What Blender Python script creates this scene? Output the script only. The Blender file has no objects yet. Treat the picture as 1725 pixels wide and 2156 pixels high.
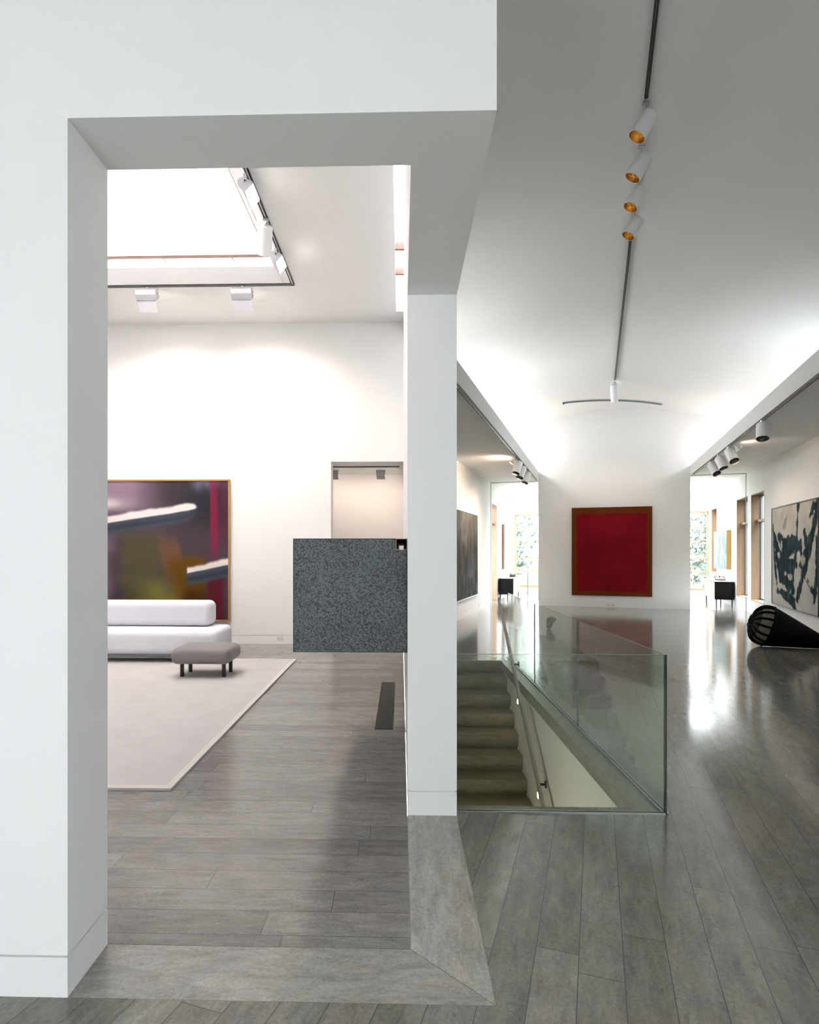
import bpy, bmesh, math, random
import numpy as np
from mathutils import Vector, Matrix, Quaternion

random.seed(7)
TH = math.radians(17.74)          # the hall runs 17.74 degrees to the right of the side room
S_, C_ = math.sin(TH), math.cos(TH)
EYE = 1.6
col = bpy.context.scene.collection


def HW(u, v, z=0.0):              # hall coordinates (across, along, up) -> world
    return Vector((u * C_ + v * S_, -u * S_ + v * C_, z))


# ------------------------------------------------------------------ materials
def nodes(name):
    m = bpy.data.materials.new(name)
    m.use_nodes = True
    nt = m.node_tree
    return m, nt, nt.nodes['Principled BSDF']


def N(nt, typ, **kw):
    n = nt.nodes.new(typ)
    for k, v in kw.items():
        if k == 'ins':
            for i, x in v.items():
                n.inputs[i].default_value = x
        else:
            setattr(n, k, v)
    return n


def L(nt, a, b):
    nt.links.new(a, b)


def simple(name, c, rough=0.5, metal=0.0, spec=0.5, bump=0.0, scale=200.0, var=0.0, vscale=6.0):
    m, nt, p = nodes(name)
    p.inputs['Base Color'].default_value = (*c, 1)
    p.inputs['Roughness'].default_value = rough
    p.inputs['Metallic'].default_value = metal
    p.inputs['Specular IOR Level'].default_value = spec
    tc = N(nt, 'ShaderNodeTexCoord')
    if var > 0:
        nz = N(nt, 'ShaderNodeTexNoise', ins={'Scale': vscale, 'Detail': 4.0})
        L(nt, tc.outputs['Object'], nz.inputs['Vector'])
        mr = N(nt, 'ShaderNodeMapRange', ins={3: 1 - var, 4: 1 + var})
        L(nt, nz.outputs['Fac'], mr.inputs[0])
        mx = N(nt, 'ShaderNodeVectorMath', operation='SCALE')
        mx.inputs[0].default_value = c
        L(nt, mr.outputs[0], mx.inputs['Scale'])
        L(nt, mx.outputs[0], p.inputs['Base Color'])
    if bump > 0:
        nz = N(nt, 'ShaderNodeTexNoise', ins={'Scale': scale, 'Detail': 3.0})
        L(nt, tc.outputs['Object'], nz.inputs['Vector'])
        b = N(nt, 'ShaderNodeBump', ins={'Strength': bump, 'Distance': 0.002})
        L(nt, nz.outputs['Fac'], b.inputs['Height'])
        L(nt, b.outputs[0], p.inputs['Normal'])
    return m


def emission(name, c, s):
    m, nt, p = nodes(name)
    p.inputs['Base Color'].default_value = (*c, 1)
    p.inputs['Emission Color'].default_value = (*c, 1)
    p.inputs['Emission Strength'].default_value = s
    return m


def glass_mat(name, tint, gloss=1.0):
    m, nt, p = nodes(name)
    out = nt.nodes['Material Output']
    nt.nodes.remove(p)
    fr = N(nt, 'ShaderNodeFresnel')
    geo = N(nt, 'ShaderNodeNewGeometry')
    ior = N(nt, 'ShaderNodeMapRange', ins={3: 1.5, 4: 1 / 1.5})     # the same reflectance from either side of a face
    L(nt, geo.outputs['Backfacing'], ior.inputs[0])
    L(nt, ior.outputs[0], fr.inputs['IOR'])
    mul = N(nt, 'ShaderNodeMath', operation='MULTIPLY', ins={1: gloss})
    tr = N(nt, 'ShaderNodeBsdfTransparent', ins={'Color': (*tint, 1)})
    gl = N(nt, 'ShaderNodeBsdfGlossy', ins={'Roughness': 0.0})
    mx = N(nt, 'ShaderNodeMixShader')
    L(nt, fr.outputs[0], mul.inputs[0])
    L(nt, mul.outputs[0], mx.inputs[0])
    L(nt, tr.outputs[0], mx.inputs[1])
    L(nt, gl.outputs[0], mx.inputs[2])
    L(nt, mx.outputs[0], out.inputs[0])
    return m


def stone(name, base, planks=True, along='Y', w=0.1665, length=1.5, phase=0.0, jphase=0.0, rough=0.16, spec=0.5,
          joint=(0.085, 0.092, 0.092), tone=0.16):
    """Honed limestone; planks laid along one axis with random end joints."""
    m, nt, p = nodes(name)
    tc = N(nt, 'ShaderNodeTexCoord')
    sep = N(nt, 'ShaderNodeSeparateXYZ')
    L(nt, tc.outputs['Object'], sep.inputs[0])
    A, Bx = ('Y', 'X') if along == 'Y' else ('X', 'Y')   # A runs along the plank

    def M(op, a, b=None, c=None):
        n = N(nt, 'ShaderNodeMath', operation=op)
        for i, x in enumerate((a, b, c)):
            if x is None:
                continue
            if isinstance(x, (int, float)):
                n.inputs[i].default_value = x
            else:
                L(nt, x, n.inputs[i])
        return n.outputs[0]

    # stone grain, stretched along the plank
    mp = N(nt, 'ShaderNodeMapping')
    sc = (5.0, 1.4, 5.0) if along == 'Y' else (1.4, 5.0, 5.0)
    mp.inputs['Scale'].default_value = sc
    L(nt, tc.outputs['Object'], mp.inputs['Vector'])
    n1 = N(nt, 'ShaderNodeTexNoise', ins={'Scale': 3.4, 'Detail': 10.0, 'Roughness': 0.76, 'Distortion': 0.35})
    n3 = N(nt, 'ShaderNodeTexNoise', ins={'Scale': 60.0, 'Detail': 6.0, 'Roughness': 0.8})
    L(nt, tc.outputs['Object'], n3.inputs['Vector'])
    # thin dark veins
    n2 = N(nt, 'ShaderNodeTexNoise', ins={'Scale': 1.9, 'Detail': 7.0, 'Roughness': 0.62, 'Distortion': 1.2})
    vein = M('ABSOLUTE', M('SUBTRACT', n2.outputs['Fac'], 0.5))
    vmask = N(nt, 'ShaderNodeMapRange', ins={1: 0.0, 2: 0.005, 3: 0.62, 4: 1.0})
    L(nt, vein, vmask.inputs[0])
    # pits
    vo = N(nt, 'ShaderNodeTexVoronoi', ins={'Scale': 48.0})
    L(nt, tc.outputs['Object'], vo.inputs['Vector'])
    pit = N(nt, 'ShaderNodeMapRange', ins={1: 0.05, 2: 0.20, 3: 0.42, 4: 1.0})
    pc = N(nt, 'ShaderNodeSeparateColor')
    L(nt, vo.outputs['Color'], pc.inputs[0])
    L(nt, M('ADD', vo.outputs['Distance'], M('MULTIPLY', pc.outputs[0], 0.28)), pit.inputs[0])
    if planks:
        rowc = M('DIVIDE', M('SUBTRACT', sep.outputs[Bx], phase), w)
        row = M('FLOOR', rowc)
        wn = N(nt, 'ShaderNodeTexWhiteNoise', noise_dimensions='1D')
        L(nt, row, wn.inputs['W'])
        ac = M('ADD', M('DIVIDE', sep.outputs[A], length), M('MULTIPLY', wn.outputs['Value'], 7.31))
        ac = M('ADD', ac, jphase)
        idx = M('FLOOR', ac)
        cv = N(nt, 'ShaderNodeCombineXYZ')
        L(nt, row, cv.inputs[0]); L(nt, idx, cv.inputs[1])
        wp = N(nt, 'ShaderNodeTexWhiteNoise', noise_dimensions='3D')
        L(nt, cv.outputs[0], wp.inputs['Vector'])
        # shift the grain per plank
        off = N(nt, 'ShaderNodeVectorMath', operation='MULTIPLY_ADD')
        L(nt, wp.outputs['Color'], off.inputs[0])
        off.inputs[1].default_value = (30, 30, 30)
        L(nt, mp.outputs[0], off.inputs[2])
        L(nt, off.outputs[0], n1.inputs['Vector'])
        L(nt, off.outputs[0], n2.inputs['Vector'])
        fr = M('FRACT', rowc)
        dj = M('MULTIPLY', M('MINIMUM', fr, M('SUBTRACT', 1.0, fr)), w)
        fa = M('FRACT', ac)
        da = M('MULTIPLY', M('MINIMUM', fa, M('SUBTRACT', 1.0, fa)), length)
        d = M('MINIMUM', dj, da)
        jm = N(nt, 'ShaderNodeMapRange', ins={1: 0.0009, 2: 0.0024, 3: 0.0, 4: 1.0})
        L(nt, d, jm.inputs[0])
        ptone = N(nt, 'ShaderNodeMapRange', ins={3: 1 - tone, 4: 1 + tone})
        L(nt, wp.outputs['Value'], ptone.inputs[0])
    else:
        L(nt, mp.outputs[0], n1.inputs['Vector'])
        L(nt, mp.outputs[0], n2.inputs['Vector'])
    g = N(nt, 'ShaderNodeMapRange', ins={1: 0.3, 2: 0.7, 3: 0.66, 4: 1.32})
    L(nt, n1.outputs['Fac'], g.inputs[0])
    g3 = N(nt, 'ShaderNodeMapRange', ins={1: 0.3, 2: 0.7, 3: 0.78, 4: 1.22})
    L(nt, n3.outputs['Fac'], g3.inputs[0])
    k = M('MULTIPLY', M('MULTIPLY', g.outputs[0], g3.outputs[0]), M('MULTIPLY', vmask.outputs[0], pit.outputs[0]))
    if planks:
        k = M('MULTIPLY', k, ptone.outputs[0])
    # slow drift between a warmer and a greener grey
    n4 = N(nt, 'ShaderNodeTexNoise', ins={'Scale': 5.5, 'Detail': 4.0, 'Roughness': 0.6})
    L(nt, tc.outputs['Object'], n4.inputs['Vector'])
    f4 = N(nt, 'ShaderNodeMapRange', ins={1: 0.35, 2: 0.65})
    L(nt, n4.outputs['Fac'], f4.inputs[0])
    hue = N(nt, 'ShaderNodeMix', data_type='RGBA')
    L(nt, f4.outputs[0], hue.inputs['Factor'])
    hue.inputs['A'].default_value = (base[0] * 1.02, base[1] * 1.0, base[2] * .95, 1)
    hue.inputs['B'].default_value = (base[0] * .97, base[1] * 1.0, base[2] * 1.03, 1)
    sv = N(nt, 'ShaderNodeVectorMath', operation='SCALE')
    L(nt, hue.outputs['Result'], sv.inputs[0])
    L(nt, k, sv.inputs['Scale'])
    last = sv.outputs[0]
    if planks:
        mj = N(nt, 'ShaderNodeMix', data_type='RGBA')
        L(nt, jm.outputs[0], mj.inputs['Factor'])
        mj.inputs['A'].default_value = (*joint, 1)
        L(nt, last, mj.inputs['B'])
        last = mj.outputs['Result']
    L(nt, last, p.inputs['Base Color'])
    rr = N(nt, 'ShaderNodeMapRange', ins={1: 0.3, 2: 0.7, 3: rough * 0.85, 4: rough * 1.2})
    L(nt, n1.outputs['Fac'], rr.inputs[0])
    L(nt, rr.outputs[0], p.inputs['Roughness'])
    p.inputs['Specular IOR Level'].default_value = spec
    return m


def wood(name, c1, c2, rough=0.45):
    m, nt, p = nodes(name)
    tc = N(nt, 'ShaderNodeTexCoord')
    mp = N(nt, 'ShaderNodeMapping')
    mp.inputs['Scale'].default_value = (14, 14, 0.9)
    L(nt, tc.outputs['Object'], mp.inputs['Vector'])
    nz = N(nt, 'ShaderNodeTexNoise', ins={'Scale': 3.0, 'Detail': 6.0, 'Distortion': 0.7})
    L(nt, mp.outputs[0], nz.inputs['Vector'])
    cr = N(nt, 'ShaderNodeValToRGB')
    cr.color_ramp.elements[0].position = 0.3
    cr.color_ramp.elements[1].position = 0.7
    cr.color_ramp.elements[0].color = (*c1, 1)
    cr.color_ramp.elements[1].color = (*c2, 1)
    L(nt, nz.outputs['Fac'], cr.inputs[0])
    L(nt, cr.outputs[0], p.inputs['Base Color'])
    p.inputs['Roughness'].default_value = rough
    return m


def attr_mat(name, rough=0.6):
    m, nt, p = nodes(name)
    a = N(nt, 'ShaderNodeVertexColor', layer_name='Paint')
    tc = N(nt, 'ShaderNodeTexCoord')
    nz = N(nt, 'ShaderNodeTexNoise', ins={'Scale': 160.0, 'Detail': 2.0})
    L(nt, tc.outputs['Object'], nz.inputs['Vector'])
    b = N(nt, 'ShaderNodeBump', ins={'Strength': 0.25, 'Distance': 0.001})
    L(nt, nz.outputs['Fac'], b.inputs['Height'])
    L(nt, b.outputs[0], p.inputs['Normal'])
    L(nt, a.outputs['Color'], p.inputs['Base Color'])
    p.inputs['Roughness'].default_value = rough
    p.inputs['Specular IOR Level'].default_value = 0.06
    if rough > .5:                                   # matte canvas: no sheen at grazing angles
        d = N(nt, 'ShaderNodeBsdfDiffuse')
        L(nt, a.outputs['Color'], d.inputs['Color'])
        L(nt, b.outputs[0], d.inputs['Normal'])
        L(nt, d.outputs[0], nt.nodes['Material Output'].inputs[0])
        nt.nodes.remove(p)
    return m


def speckle_mat(name):
    m, nt, p = nodes(name)
    tc = N(nt, 'ShaderNodeTexCoord')
    vo = N(nt, 'ShaderNodeTexVoronoi', ins={'Scale': 150.0, 'Randomness': 1.0})
    L(nt, tc.outputs['Object'], vo.inputs['Vector'])
    sp = N(nt, 'ShaderNodeSeparateColor')
    L(nt, vo.outputs['Color'], sp.inputs[0])
    nz = N(nt, 'ShaderNodeTexNoise', ins={'Scale': 3.0, 'Detail': 5.0, 'Roughness': 0.6})
    L(nt, tc.outputs['Object'], nz.inputs['Vector'])
    add = N(nt, 'ShaderNodeMath', operation='MULTIPLY_ADD', ins={1: 0.9})
    L(nt, nz.outputs['Fac'], add.inputs[0])
    L(nt, sp.outputs[0], add.inputs[2])
    cr = N(nt, 'ShaderNodeValToRGB')
    e = cr.color_ramp.elements
    e[0].position = 0.55; e[0].color = (0.022, 0.030, 0.028, 1)
    e[1].position = 1.25 if False else 1.0; e[1].color = (0.105, 0.12, 0.124, 1)
    x = cr.color_ramp.elements.new(0.84); x.color = (0.048, 0.058, 0.058, 1)
    L(nt, add.outputs[0], cr.inputs[0])
    L(nt, cr.outputs[0], p.inputs['Base Color'])
    p.inputs['Metallic'].default_value = 0.25
    p.inputs['Roughness'].default_value = 0.5
    return m


def laylight_mat(name):
    m, nt, p = nodes(name)
    out = nt.nodes['Material Output']
    nt.nodes.remove(p)
    d = N(nt, 'ShaderNodeBsdfDiffuse', ins={'Color': (0.85, 0.85, 0.84, 1)})
    t = N(nt, 'ShaderNodeBsdfTranslucent', ins={'Color': (0.97, 0.90, 0.87, 1)})
    mx = N(nt, 'ShaderNodeMixShader', ins={0: 0.57})
    L(nt, d.outputs[0], mx.inputs[1]); L(nt, t.outputs[0], mx.inputs[2])
    L(nt, mx.outputs[0], out.inputs[0])
    return m


MAT = {
    'paint': simple('white_paint', (0.85, 0.85, 0.845), 0.75, spec=0.25, bump=0.08, scale=220),
    'base': simple('baseboard_paint', (0.85, 0.85, 0.845), 0.5, spec=0.3),
    'gap_shade': simple('gap_shade_grey', (0.35, 0.35, 0.35), 0.8),
    'white_metal': simple('white_enamel', (0.90, 0.90, 0.91), 0.35, spec=0.5),
    'dark_metal': simple('dark_bronze', (0.025, 0.026, 0.024), 0.4, spec=0.4),
    'black': simple('black_lacquer', (0.002, 0.002, 0.002), 0.5, spec=0.12),
    'steel': simple('brushed_steel', (0.42, 0.42, 0.40), 0.32, metal=1.0),
    'railsteel': simple('satin_steel_rail', (0.52, 0.51, 0.47), 0.42, metal=0.7),
    'washer': simple('washer_enamel', (0.47, 0.47, 0.49), 0.45),
    'silver': simple('silver_metal', (0.6, 0.6, 0.6), 0.3, metal=1.0),
    'gold': simple('gold_reflector', (0.62, 0.42, 0.15), 0.28, metal=1.0),
    'gilt': simple('gilt_frame', (0.48, 0.27, 0.06), 0.42, metal=0.35, var=0.12, vscale=20),
    'oak': wood('oak', (0.21, 0.125, 0.07), (0.29, 0.18, 0.105)),
    'oakpale': wood('pale_oak', (0.36, 0.23, 0.13), (0.46, 0.31, 0.18)),
    'brown_edge': simple('brown_edge', (0.13, 0.075, 0.055), 0.6),
    'hall_floor': stone('hall_limestone', (0.208, 0.203, 0.178), True, 'Y', 0.1655, 1.75, phase=-0.063, jphase=0.37, rough=0.115, tone=0.15),
    'room_floor': stone('room_limestone', (0.216, 0.209, 0.200), True, 'X', 0.1675, 1.6, phase=2.498, jphase=0.11, rough=0.16, spec=0.34, tone=0.15),
    'strip_y': stone('border_limestone', (0.35, 0.34, 0.318), False, 'Y', rough=0.2),
    'strip_x': stone('threshold_limestone', (0.31, 0.302, 0.286), False, 'X', rough=0.2),
    'grout': simple('pale_grout', (0.5, 0.5, 0.48), 0.8),
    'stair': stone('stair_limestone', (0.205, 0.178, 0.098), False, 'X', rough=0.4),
    'curb': stone('curb_limestone', (0.25, 0.232, 0.165), False, 'Y', rough=0.4),
    'stairwall': simple('stairwell_plaster', (0.78, 0.75, 0.69), 0.8, bump=0.05),
    'rug': simple('wool_rug', (0.50, 0.48, 0.475), 0.95, spec=0.05, bump=0.9, scale=350, var=0.10, vscale=4),
    'binding': simple('rug_binding', (0.58, 0.55, 0.53), 0.9, spec=0.1, bump=0.4, scale=300),
    'sofa': simple('pale_wool', (0.70, 0.705, 0.76), 0.9, spec=0.1, bump=0.3, scale=400),
    'ottoman': simple('grey_leather', (0.215, 0.20, 0.20), 0.5, spec=0.35, bump=0.15, scale=150),
    'speckle': speckle_mat('speckled_zinc'),
    'rimdark': simple('dark_folded_edge', (0.012, 0.016, 0.015), 0.45, metal=0.3),
    'tube_in': simple('tube_interior', (0.35, 0.30, 0.16), 0.3, metal=0.8),
    'grate': simple('bronze_grate', (0.075, 0.085, 0.072), 0.45, metal=0.4),
    'glass': glass_mat('balustrade_glass', (0.895, 0.938, 0.905), 1.0),
    'edge': simple('polished_glass_edge', (0.008, 0.022, 0.018), 0.15, spec=0.6),
    'edge_top': simple('glass_top_edge', (0.05, 0.095, 0.075), 0.15, spec=0.6),
    'pane': glass_mat('window_glass', (0.97, 0.98, 0.98), 0.6),
    'alu': simple('grey_aluminium', (0.19, 0.22, 0.25), 0.4, metal=0.3),
    'canvas': attr_mat('painted_canvas'),
    'paint_gloss': attr_mat('painted_canvas_gloss', 0.42),
    'laylight': laylight_mat('diffusing_laylight'),
    'lens': emission('lit_lens', (1.0, 0.95, 0.86), 9.0),
    'warmbulb': emission('dim_warm_bulb', (1.0, 0.80, 0.48), 6.0),
    'steplamp': emission('lit_step_lamp', (1.0, 0.74, 0.36), 7.0),
    'tar': simple('tarred_black', (0.003, 0.0032, 0.0025), 0.6, spec=0.1, bump=0.5, scale=60),
    'mesh_olive': simple('olive_wire_mesh', (0.20, 0.18, 0.13), 0.7, bump=0.6, scale=120, var=0.35, vscale=14),
    'mesh_dark': simple('dark_wire_mesh', (0.016, 0.017, 0.010), 0.7, bump=0.6, scale=120, var=0.35, vscale=14),
    'bronze': simple('patina_bronze', (0.085, 0.10, 0.08), 0.55, metal=0.2, var=0.2, vscale=9),
    'plastic': simple('white_plastic', (0.72, 0.71, 0.70), 0.4),
    'slot': simple('dark_slot', (0.05, 0.05, 0.05), 0.6),
    'lawn': simple('lawn_grass', (0.05, 0.07, 0.035), 0.95, spec=0.05, var=0.3, vscale=2),
    'bark': simple('tree_bark', (0.10, 0.085, 0.07), 0.9, var=0.3, vscale=8),
    'leaf': simple('green_leaves', (0.11, 0.14, 0.115), 0.7, var=0.3, vscale=3),
    'laminate': simple('white_laminate', (0.75, 0.75, 0.76), 0.35),
    'photo': simple('printed_picture', (0.32, 0.25, 0.24), 0.4, var=0.5, vscale=14),
}


# ------------------------------------------------------------------ mesh helpers
class MB:
    def __init__(s):
        s.bm = bmesh.new()

    def box(s, x0, x1, y0, y1, z0, z1):
        v = [s.bm.verts.new(p) for p in ((x0, y0, z0), (x1, y0, z0), (x1, y1, z0), (x0, y1, z0),
                                         (x0, y0, z1), (x1, y0, z1), (x1, y1, z1), (x0, y1, z1))]
        for f in ((3, 2, 1, 0), (4, 5, 6, 7), (0, 1, 5, 4), (1, 2, 6, 5), (2, 3, 7, 6), (3, 0, 4, 7)):
            s.bm.faces.new([v[i] for i in f])
        return s

    def rbox(s, x0, x1, y0, y1, z0, z1, r, seg=4, crown=0.0):
        b = bmesh.new()
        bmesh.ops.create_cube(b, size=1.0)
        for v in b.verts:
            v.co = Vector(((x0 + x1) / 2 + v.co.x * (x1 - x0), (y0 + y1) / 2 + v.co.y * (y1 - y0), (z0 + z1) / 2 + v.co.z * (z1 - z0)))
        bmesh.ops.bevel(b, geom=b.edges[:], offset=r, segments=seg, profile=0.5, affect='EDGES', clamp_overlap=True)
        if crown:
            cx, cy = (x0 + x1) / 2, (y0 + y1) / 2
            bmesh.ops.subdivide_edges(b, edges=[e for e in b.edges if e.calc_length() > 0.15], cuts=3, use_grid_fill=True)
            for v in b.verts:
                fx = 1 - min(1, abs((v.co.x - cx) / (x1 - x0) * 2)) ** 2
                fy = 1 - min(1, abs((v.co.y - cy) / (y1 - y0) * 2)) ** 2
                if v.co.z > (z0 + z1) / 2:
                    v.co.z += crown * fx * fy
        me = bpy.data.meshes.new('tmp'); b.to_mesh(me); b.free()
        s.bm.from_mesh(me); bpy.data.meshes.remove(me)
        return s

    def poly(s, pts):
        s.bm.faces.new([s.bm.verts.new(p) for p in pts])
        return s

    def prism(s, pts, d):
        """closed prism: polygon pts (3d) swept by vector d"""
        d = Vector(d)
        a = [s.bm.verts.new(p) for p in pts]
        b = [s.bm.verts.new(Vector(p) + d) for p in pts]
        n = len(pts)
        s.bm.faces.new(a[::-1]); s.bm.faces.new(b)
        for i in range(n):
            s.bm.faces.new((a[i], a[(i + 1) % n], b[(i + 1) % n], b[i]))
        return s

    def tube(s, pts, r, seg=10, caps=True, closed=False):
        pts = [Vector(p) for p in pts]
        rs = r if isinstance(r, (list, tuple)) else [r] * len(pts)
        rings = []
        n = len(pts)
        for i, p in enumerate(pts):
            if closed:
                t = pts[(i + 1) % n] - pts[i - 1]
            else:
                t = pts[min(i + 1, n - 1)] - pts[max(i - 1, 0)]
            t.normalize()
            up = Vector((0, 0, 1)) if abs(t.z) < 0.9 else Vector((1, 0, 0))
            a = t.cross(up).normalized(); b = t.cross(a).normalized()
            rings.append([s.bm.verts.new(p + (a * math.cos(2 * math.pi * k / seg) + b * math.sin(2 * math.pi * k / seg)) * rs[i]) for k in range(seg)])
        m = n if closed else n - 1
        for i in range(m):
            A, B = rings[i], rings[(i + 1) % n]
            for k in range(seg):
                s.bm.faces.new((A[k], A[(k + 1) % seg], B[(k + 1) % seg], B[k]))
        if caps and not closed:
            s.bm.faces.new(rings[0][::-1]); s.bm.faces.new(rings[-1])
        return s

    def lathe(s, prof, p0, d, seg=28, closed=False):
        """prof: (distance along d, radius) list"""
        d = Vector(d).normalized(); p0 = Vector(p0)
        up = Vector((0, 0, 1)) if abs(d.z) < 0.9 else Vector((1, 0, 0))
        a = d.cross(up).normalized(); b = d.cross(a).normalized()
        rings = []
        for h, r in prof:
            if r < 1e-6:
                rings.append([s.bm.verts.new(p0 + d * h)])
            else:
                rings.append([s.bm.verts.new(p0 + d * h + (a * math.cos(2 * math.pi * k / seg) + b * math.sin(2 * math.pi * k / seg)) * r) for k in range(seg)])
        idx = list(range(len(rings) - 1))
        pairs = [(rings[i], rings[i + 1]) for i in idx]
        if closed:
            pairs.append((rings[-1], rings[0]))
        for A, B in pairs:
            for k in range(seg):
                k2 = (k + 1) % seg
                if len(A) == 1 and len(B) == 1:
                    continue
                if len(A) == 1:
                    s.bm.faces.new((A[0], B[k2], B[k]))
                elif len(B) == 1:
                    s.bm.faces.new((A[k], A[k2], B[0]))
                else:
                    s.bm.faces.new((A[k], A[k2], B[k2], B[k]))
        return s

    def clip(s, co, no):
        """keep what lies behind the plane (opposite to its normal)"""
        bmesh.ops.bisect_plane(s.bm, geom=s.bm.verts[:] + s.bm.edges[:] + s.bm.faces[:], plane_co=Vector(co), plane_no=Vector(no), clear_outer=True)
        return s

    def xform(s, f):
        for v in s.bm.verts:
            v.co = f(v.co)
        return s

    def make(s, name, m, parent=None, smooth=False, angle=35, label=None, kind=None, loc=None, rz=None, normals=True):
        if normals:
            bmesh.ops.recalc_face_normals(s.bm, faces=s.bm.faces[:])
        me = bpy.data.meshes.new(name)
        s.bm.to_mesh(me); s.bm.free()
        o = bpy.data.objects.new(name, me)
        col.objects.link(o)
        me.materials.append(MAT[m] if isinstance(m, str) else m)
        if smooth:
            me.polygons.foreach_set('use_smooth', [True] * len(me.polygons))
            me.set_sharp_from_angle(angle=math.radians(angle))
        if parent is not None:
            o.parent = parent
        if label:
            o['label'] = label
        if kind:
            o['kind'] = kind
        if loc is not None:
            o.location = loc
        if rz is not None:
            o.rotation_euler = (0, 0, rz)
        return o


def thing(name, label, cat, loc=(0, 0, 0), rz=0.0, group=None):
    o = bpy.data.objects.new(name, None)
    o.empty_display_size = 0.1
    col.objects.link(o)
    o.location = loc
    o.rotation_euler = (0, 0, rz)
    o['label'] = label; o['category'] = cat
    if group:
        o['group'] = group
    return o


def tag(o, label, cat, group=None):
    o['label'] = label; o['category'] = cat
    if group:
        o['group'] = group
    return o


def dup(root, loc, rz, label):
    r = root.copy(); col.objects.link(r)
    r.location = loc; r.rotation_euler = (0, 0, rz); r['label'] = label
    for ch in list(root.children):
        c = ch.copy(); col.objects.link(c); c.parent = r
        for g in list(ch.children):
            d = g.copy(); col.objects.link(d); d.parent = c
    return r


def tiles(b, frame, s0, s1, z0, z1, t0, t1, holes=()):
    """a wall slab cut around rectangular holes. frame: 'y' (runs along y, thickness x) or 'x'"""
    ss = sorted({s0, s1, *[h[0] for h in holes if s0 < h[0] < s1], *[h[1] for h in holes if s0 < h[1] < s1]})
    zs = sorted({z0, z1, *[h[2] for h in holes if z0 < h[2] < z1], *[h[3] for h in holes if z0 < h[3] < z1]})
    for i in range(len(ss) - 1):
        run = None
        for j in range(len(zs) - 1):
            cs, cz = (ss[i] + ss[i + 1]) / 2, (zs[j] + zs[j + 1]) / 2
            solid = not any(h[0] < cs < h[1] and h[2] < cz < h[3] for h in holes)
            if solid and run is None:
                run = zs[j]
            if run is not None and (not solid or j == len(zs) - 2):
                top = zs[j] if not solid else zs[j + 1]
                if frame == 'y':
                    b.box(t0, t1, ss[i], ss[i + 1], run, top)
                else:
                    b.box(ss[i], ss[i + 1], t0, t1, run, top)
                run = None
    return b


ST = 'structure'
GAP0, GAP1 = 0.143, 0.152          # shadow joint above the flush baseboards

# ------------------------------------------------------------------ setting: side room (world axes)
HZ = 3.15                          # soffit of the big opening
WX0, WX1 = 0.0385, 0.336           # the dividing wall
WF0, WF1 = 2.13, 2.425             # front wall
COLY = 3.655
TOPZ = 5.80

b = MB()
b.box(-6.8, -1.195, WF0, WF1, GAP1, HZ)
b.box(-6.8, WX1, WF0, WF1, HZ, TOPZ)
b.box(-6.8, -1.203, WF0 + .012, WF1 - .012, 0, GAP1)
b.make('wall_front', 'paint', kind=ST)
MB().box(-6.8, -1.195, WF0, WF1, 0, GAP0).make('baseboard_front', 'base', kind=ST)

b = MB()
b.box(WX0, WX1, WF1, COLY, HZ, TOPZ)
b.box(WX0, WX1, COLY, 12.6, GAP1, TOPZ)
b.box(WX0 + .01, WX1 - .01, COLY + .01, 12.6, 0, GAP1)
b.make('wall_middle', 'paint', kind=ST)
MB().box(WX0, WX1, COLY, 12.6, 0, GAP0).make('baseboard_middle', 'base', kind=ST)

YB = 10.32
b = MB()
tiles(b, 'x', -6.8, WX0, GAP1, TOPZ, YB, YB + .32, [(-1.206, WX0, GAP1, 3.13)])
b.box(-6.8, -1.214, YB + .012, YB + .31, 0, GAP1)
b.make('wall_back', 'paint', kind=ST)
MB().box(-6.8, -1.206, YB, YB + .32, 0, GAP0).make('baseboard_back', 'base', kind=ST)
MB().box(-6.8, -6.5, WF1, YB, 0, TOPZ).make('wall_left', 'paint', kind=ST)

# room beyond the doorway
b = MB()
b.box(-3.8, WX0, 12.4, 12.6, 0, 3.4)
b.box(-3.8, -3.6, YB + .32, 12.4, 0, 3.4)
b.make('wall_inner', 'paint', kind=ST)
MB().box(-3.8, WX0, YB + .32, 12.4, 3.17, 3.35).make('ceiling_inner', 'paint', kind=ST)

# ceiling with the square skylight and the slot along the dividing wall
CZ = 5.51
SK = (-5.7, -1.60, 4.0, 8.755)
SL = (-0.08, WX0, 3.3, 9.84)
b = MB()
b.box(-6.8, SK[0], WF1, YB, CZ, CZ + .14)
b.box(SK[0], SK[1], WF1, SK[2], CZ, CZ + .14)
b.box(SK[0], SK[1], SK[3], YB, CZ, CZ + .14)
b.box(SK[1], SL[0], WF1, YB, CZ, CZ + .14)
b.box(SL[0], SL[1], WF1, SL[2], CZ, CZ + .14)
b.box(SL[0], SL[1], SL[3], YB, CZ, CZ + .14)
b.make('ceiling_side', 'paint', kind=ST)
# splayed cove of the skylight
x0, x1, y0, y1 = SK
w, h = 0.22, 0.14
b = MB()
o_ = [(x0, y0, CZ), (x1, y0, CZ), (x1, y1, CZ), (x0, y1, CZ)]
i_ = [(x0 + w, y0 + w, CZ + h), (x1 - w, y0 + w, CZ + h), (x1 - w, y1 - w, CZ + h), (x0 + w, y1 - w, CZ + h)]
for k in range(4):
    k2 = (k + 1) % 4
    b.poly([o_[k], o_[k2], i_[k2], i_[k]])
b.make('trim_1', 'paint', kind=ST)
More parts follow.
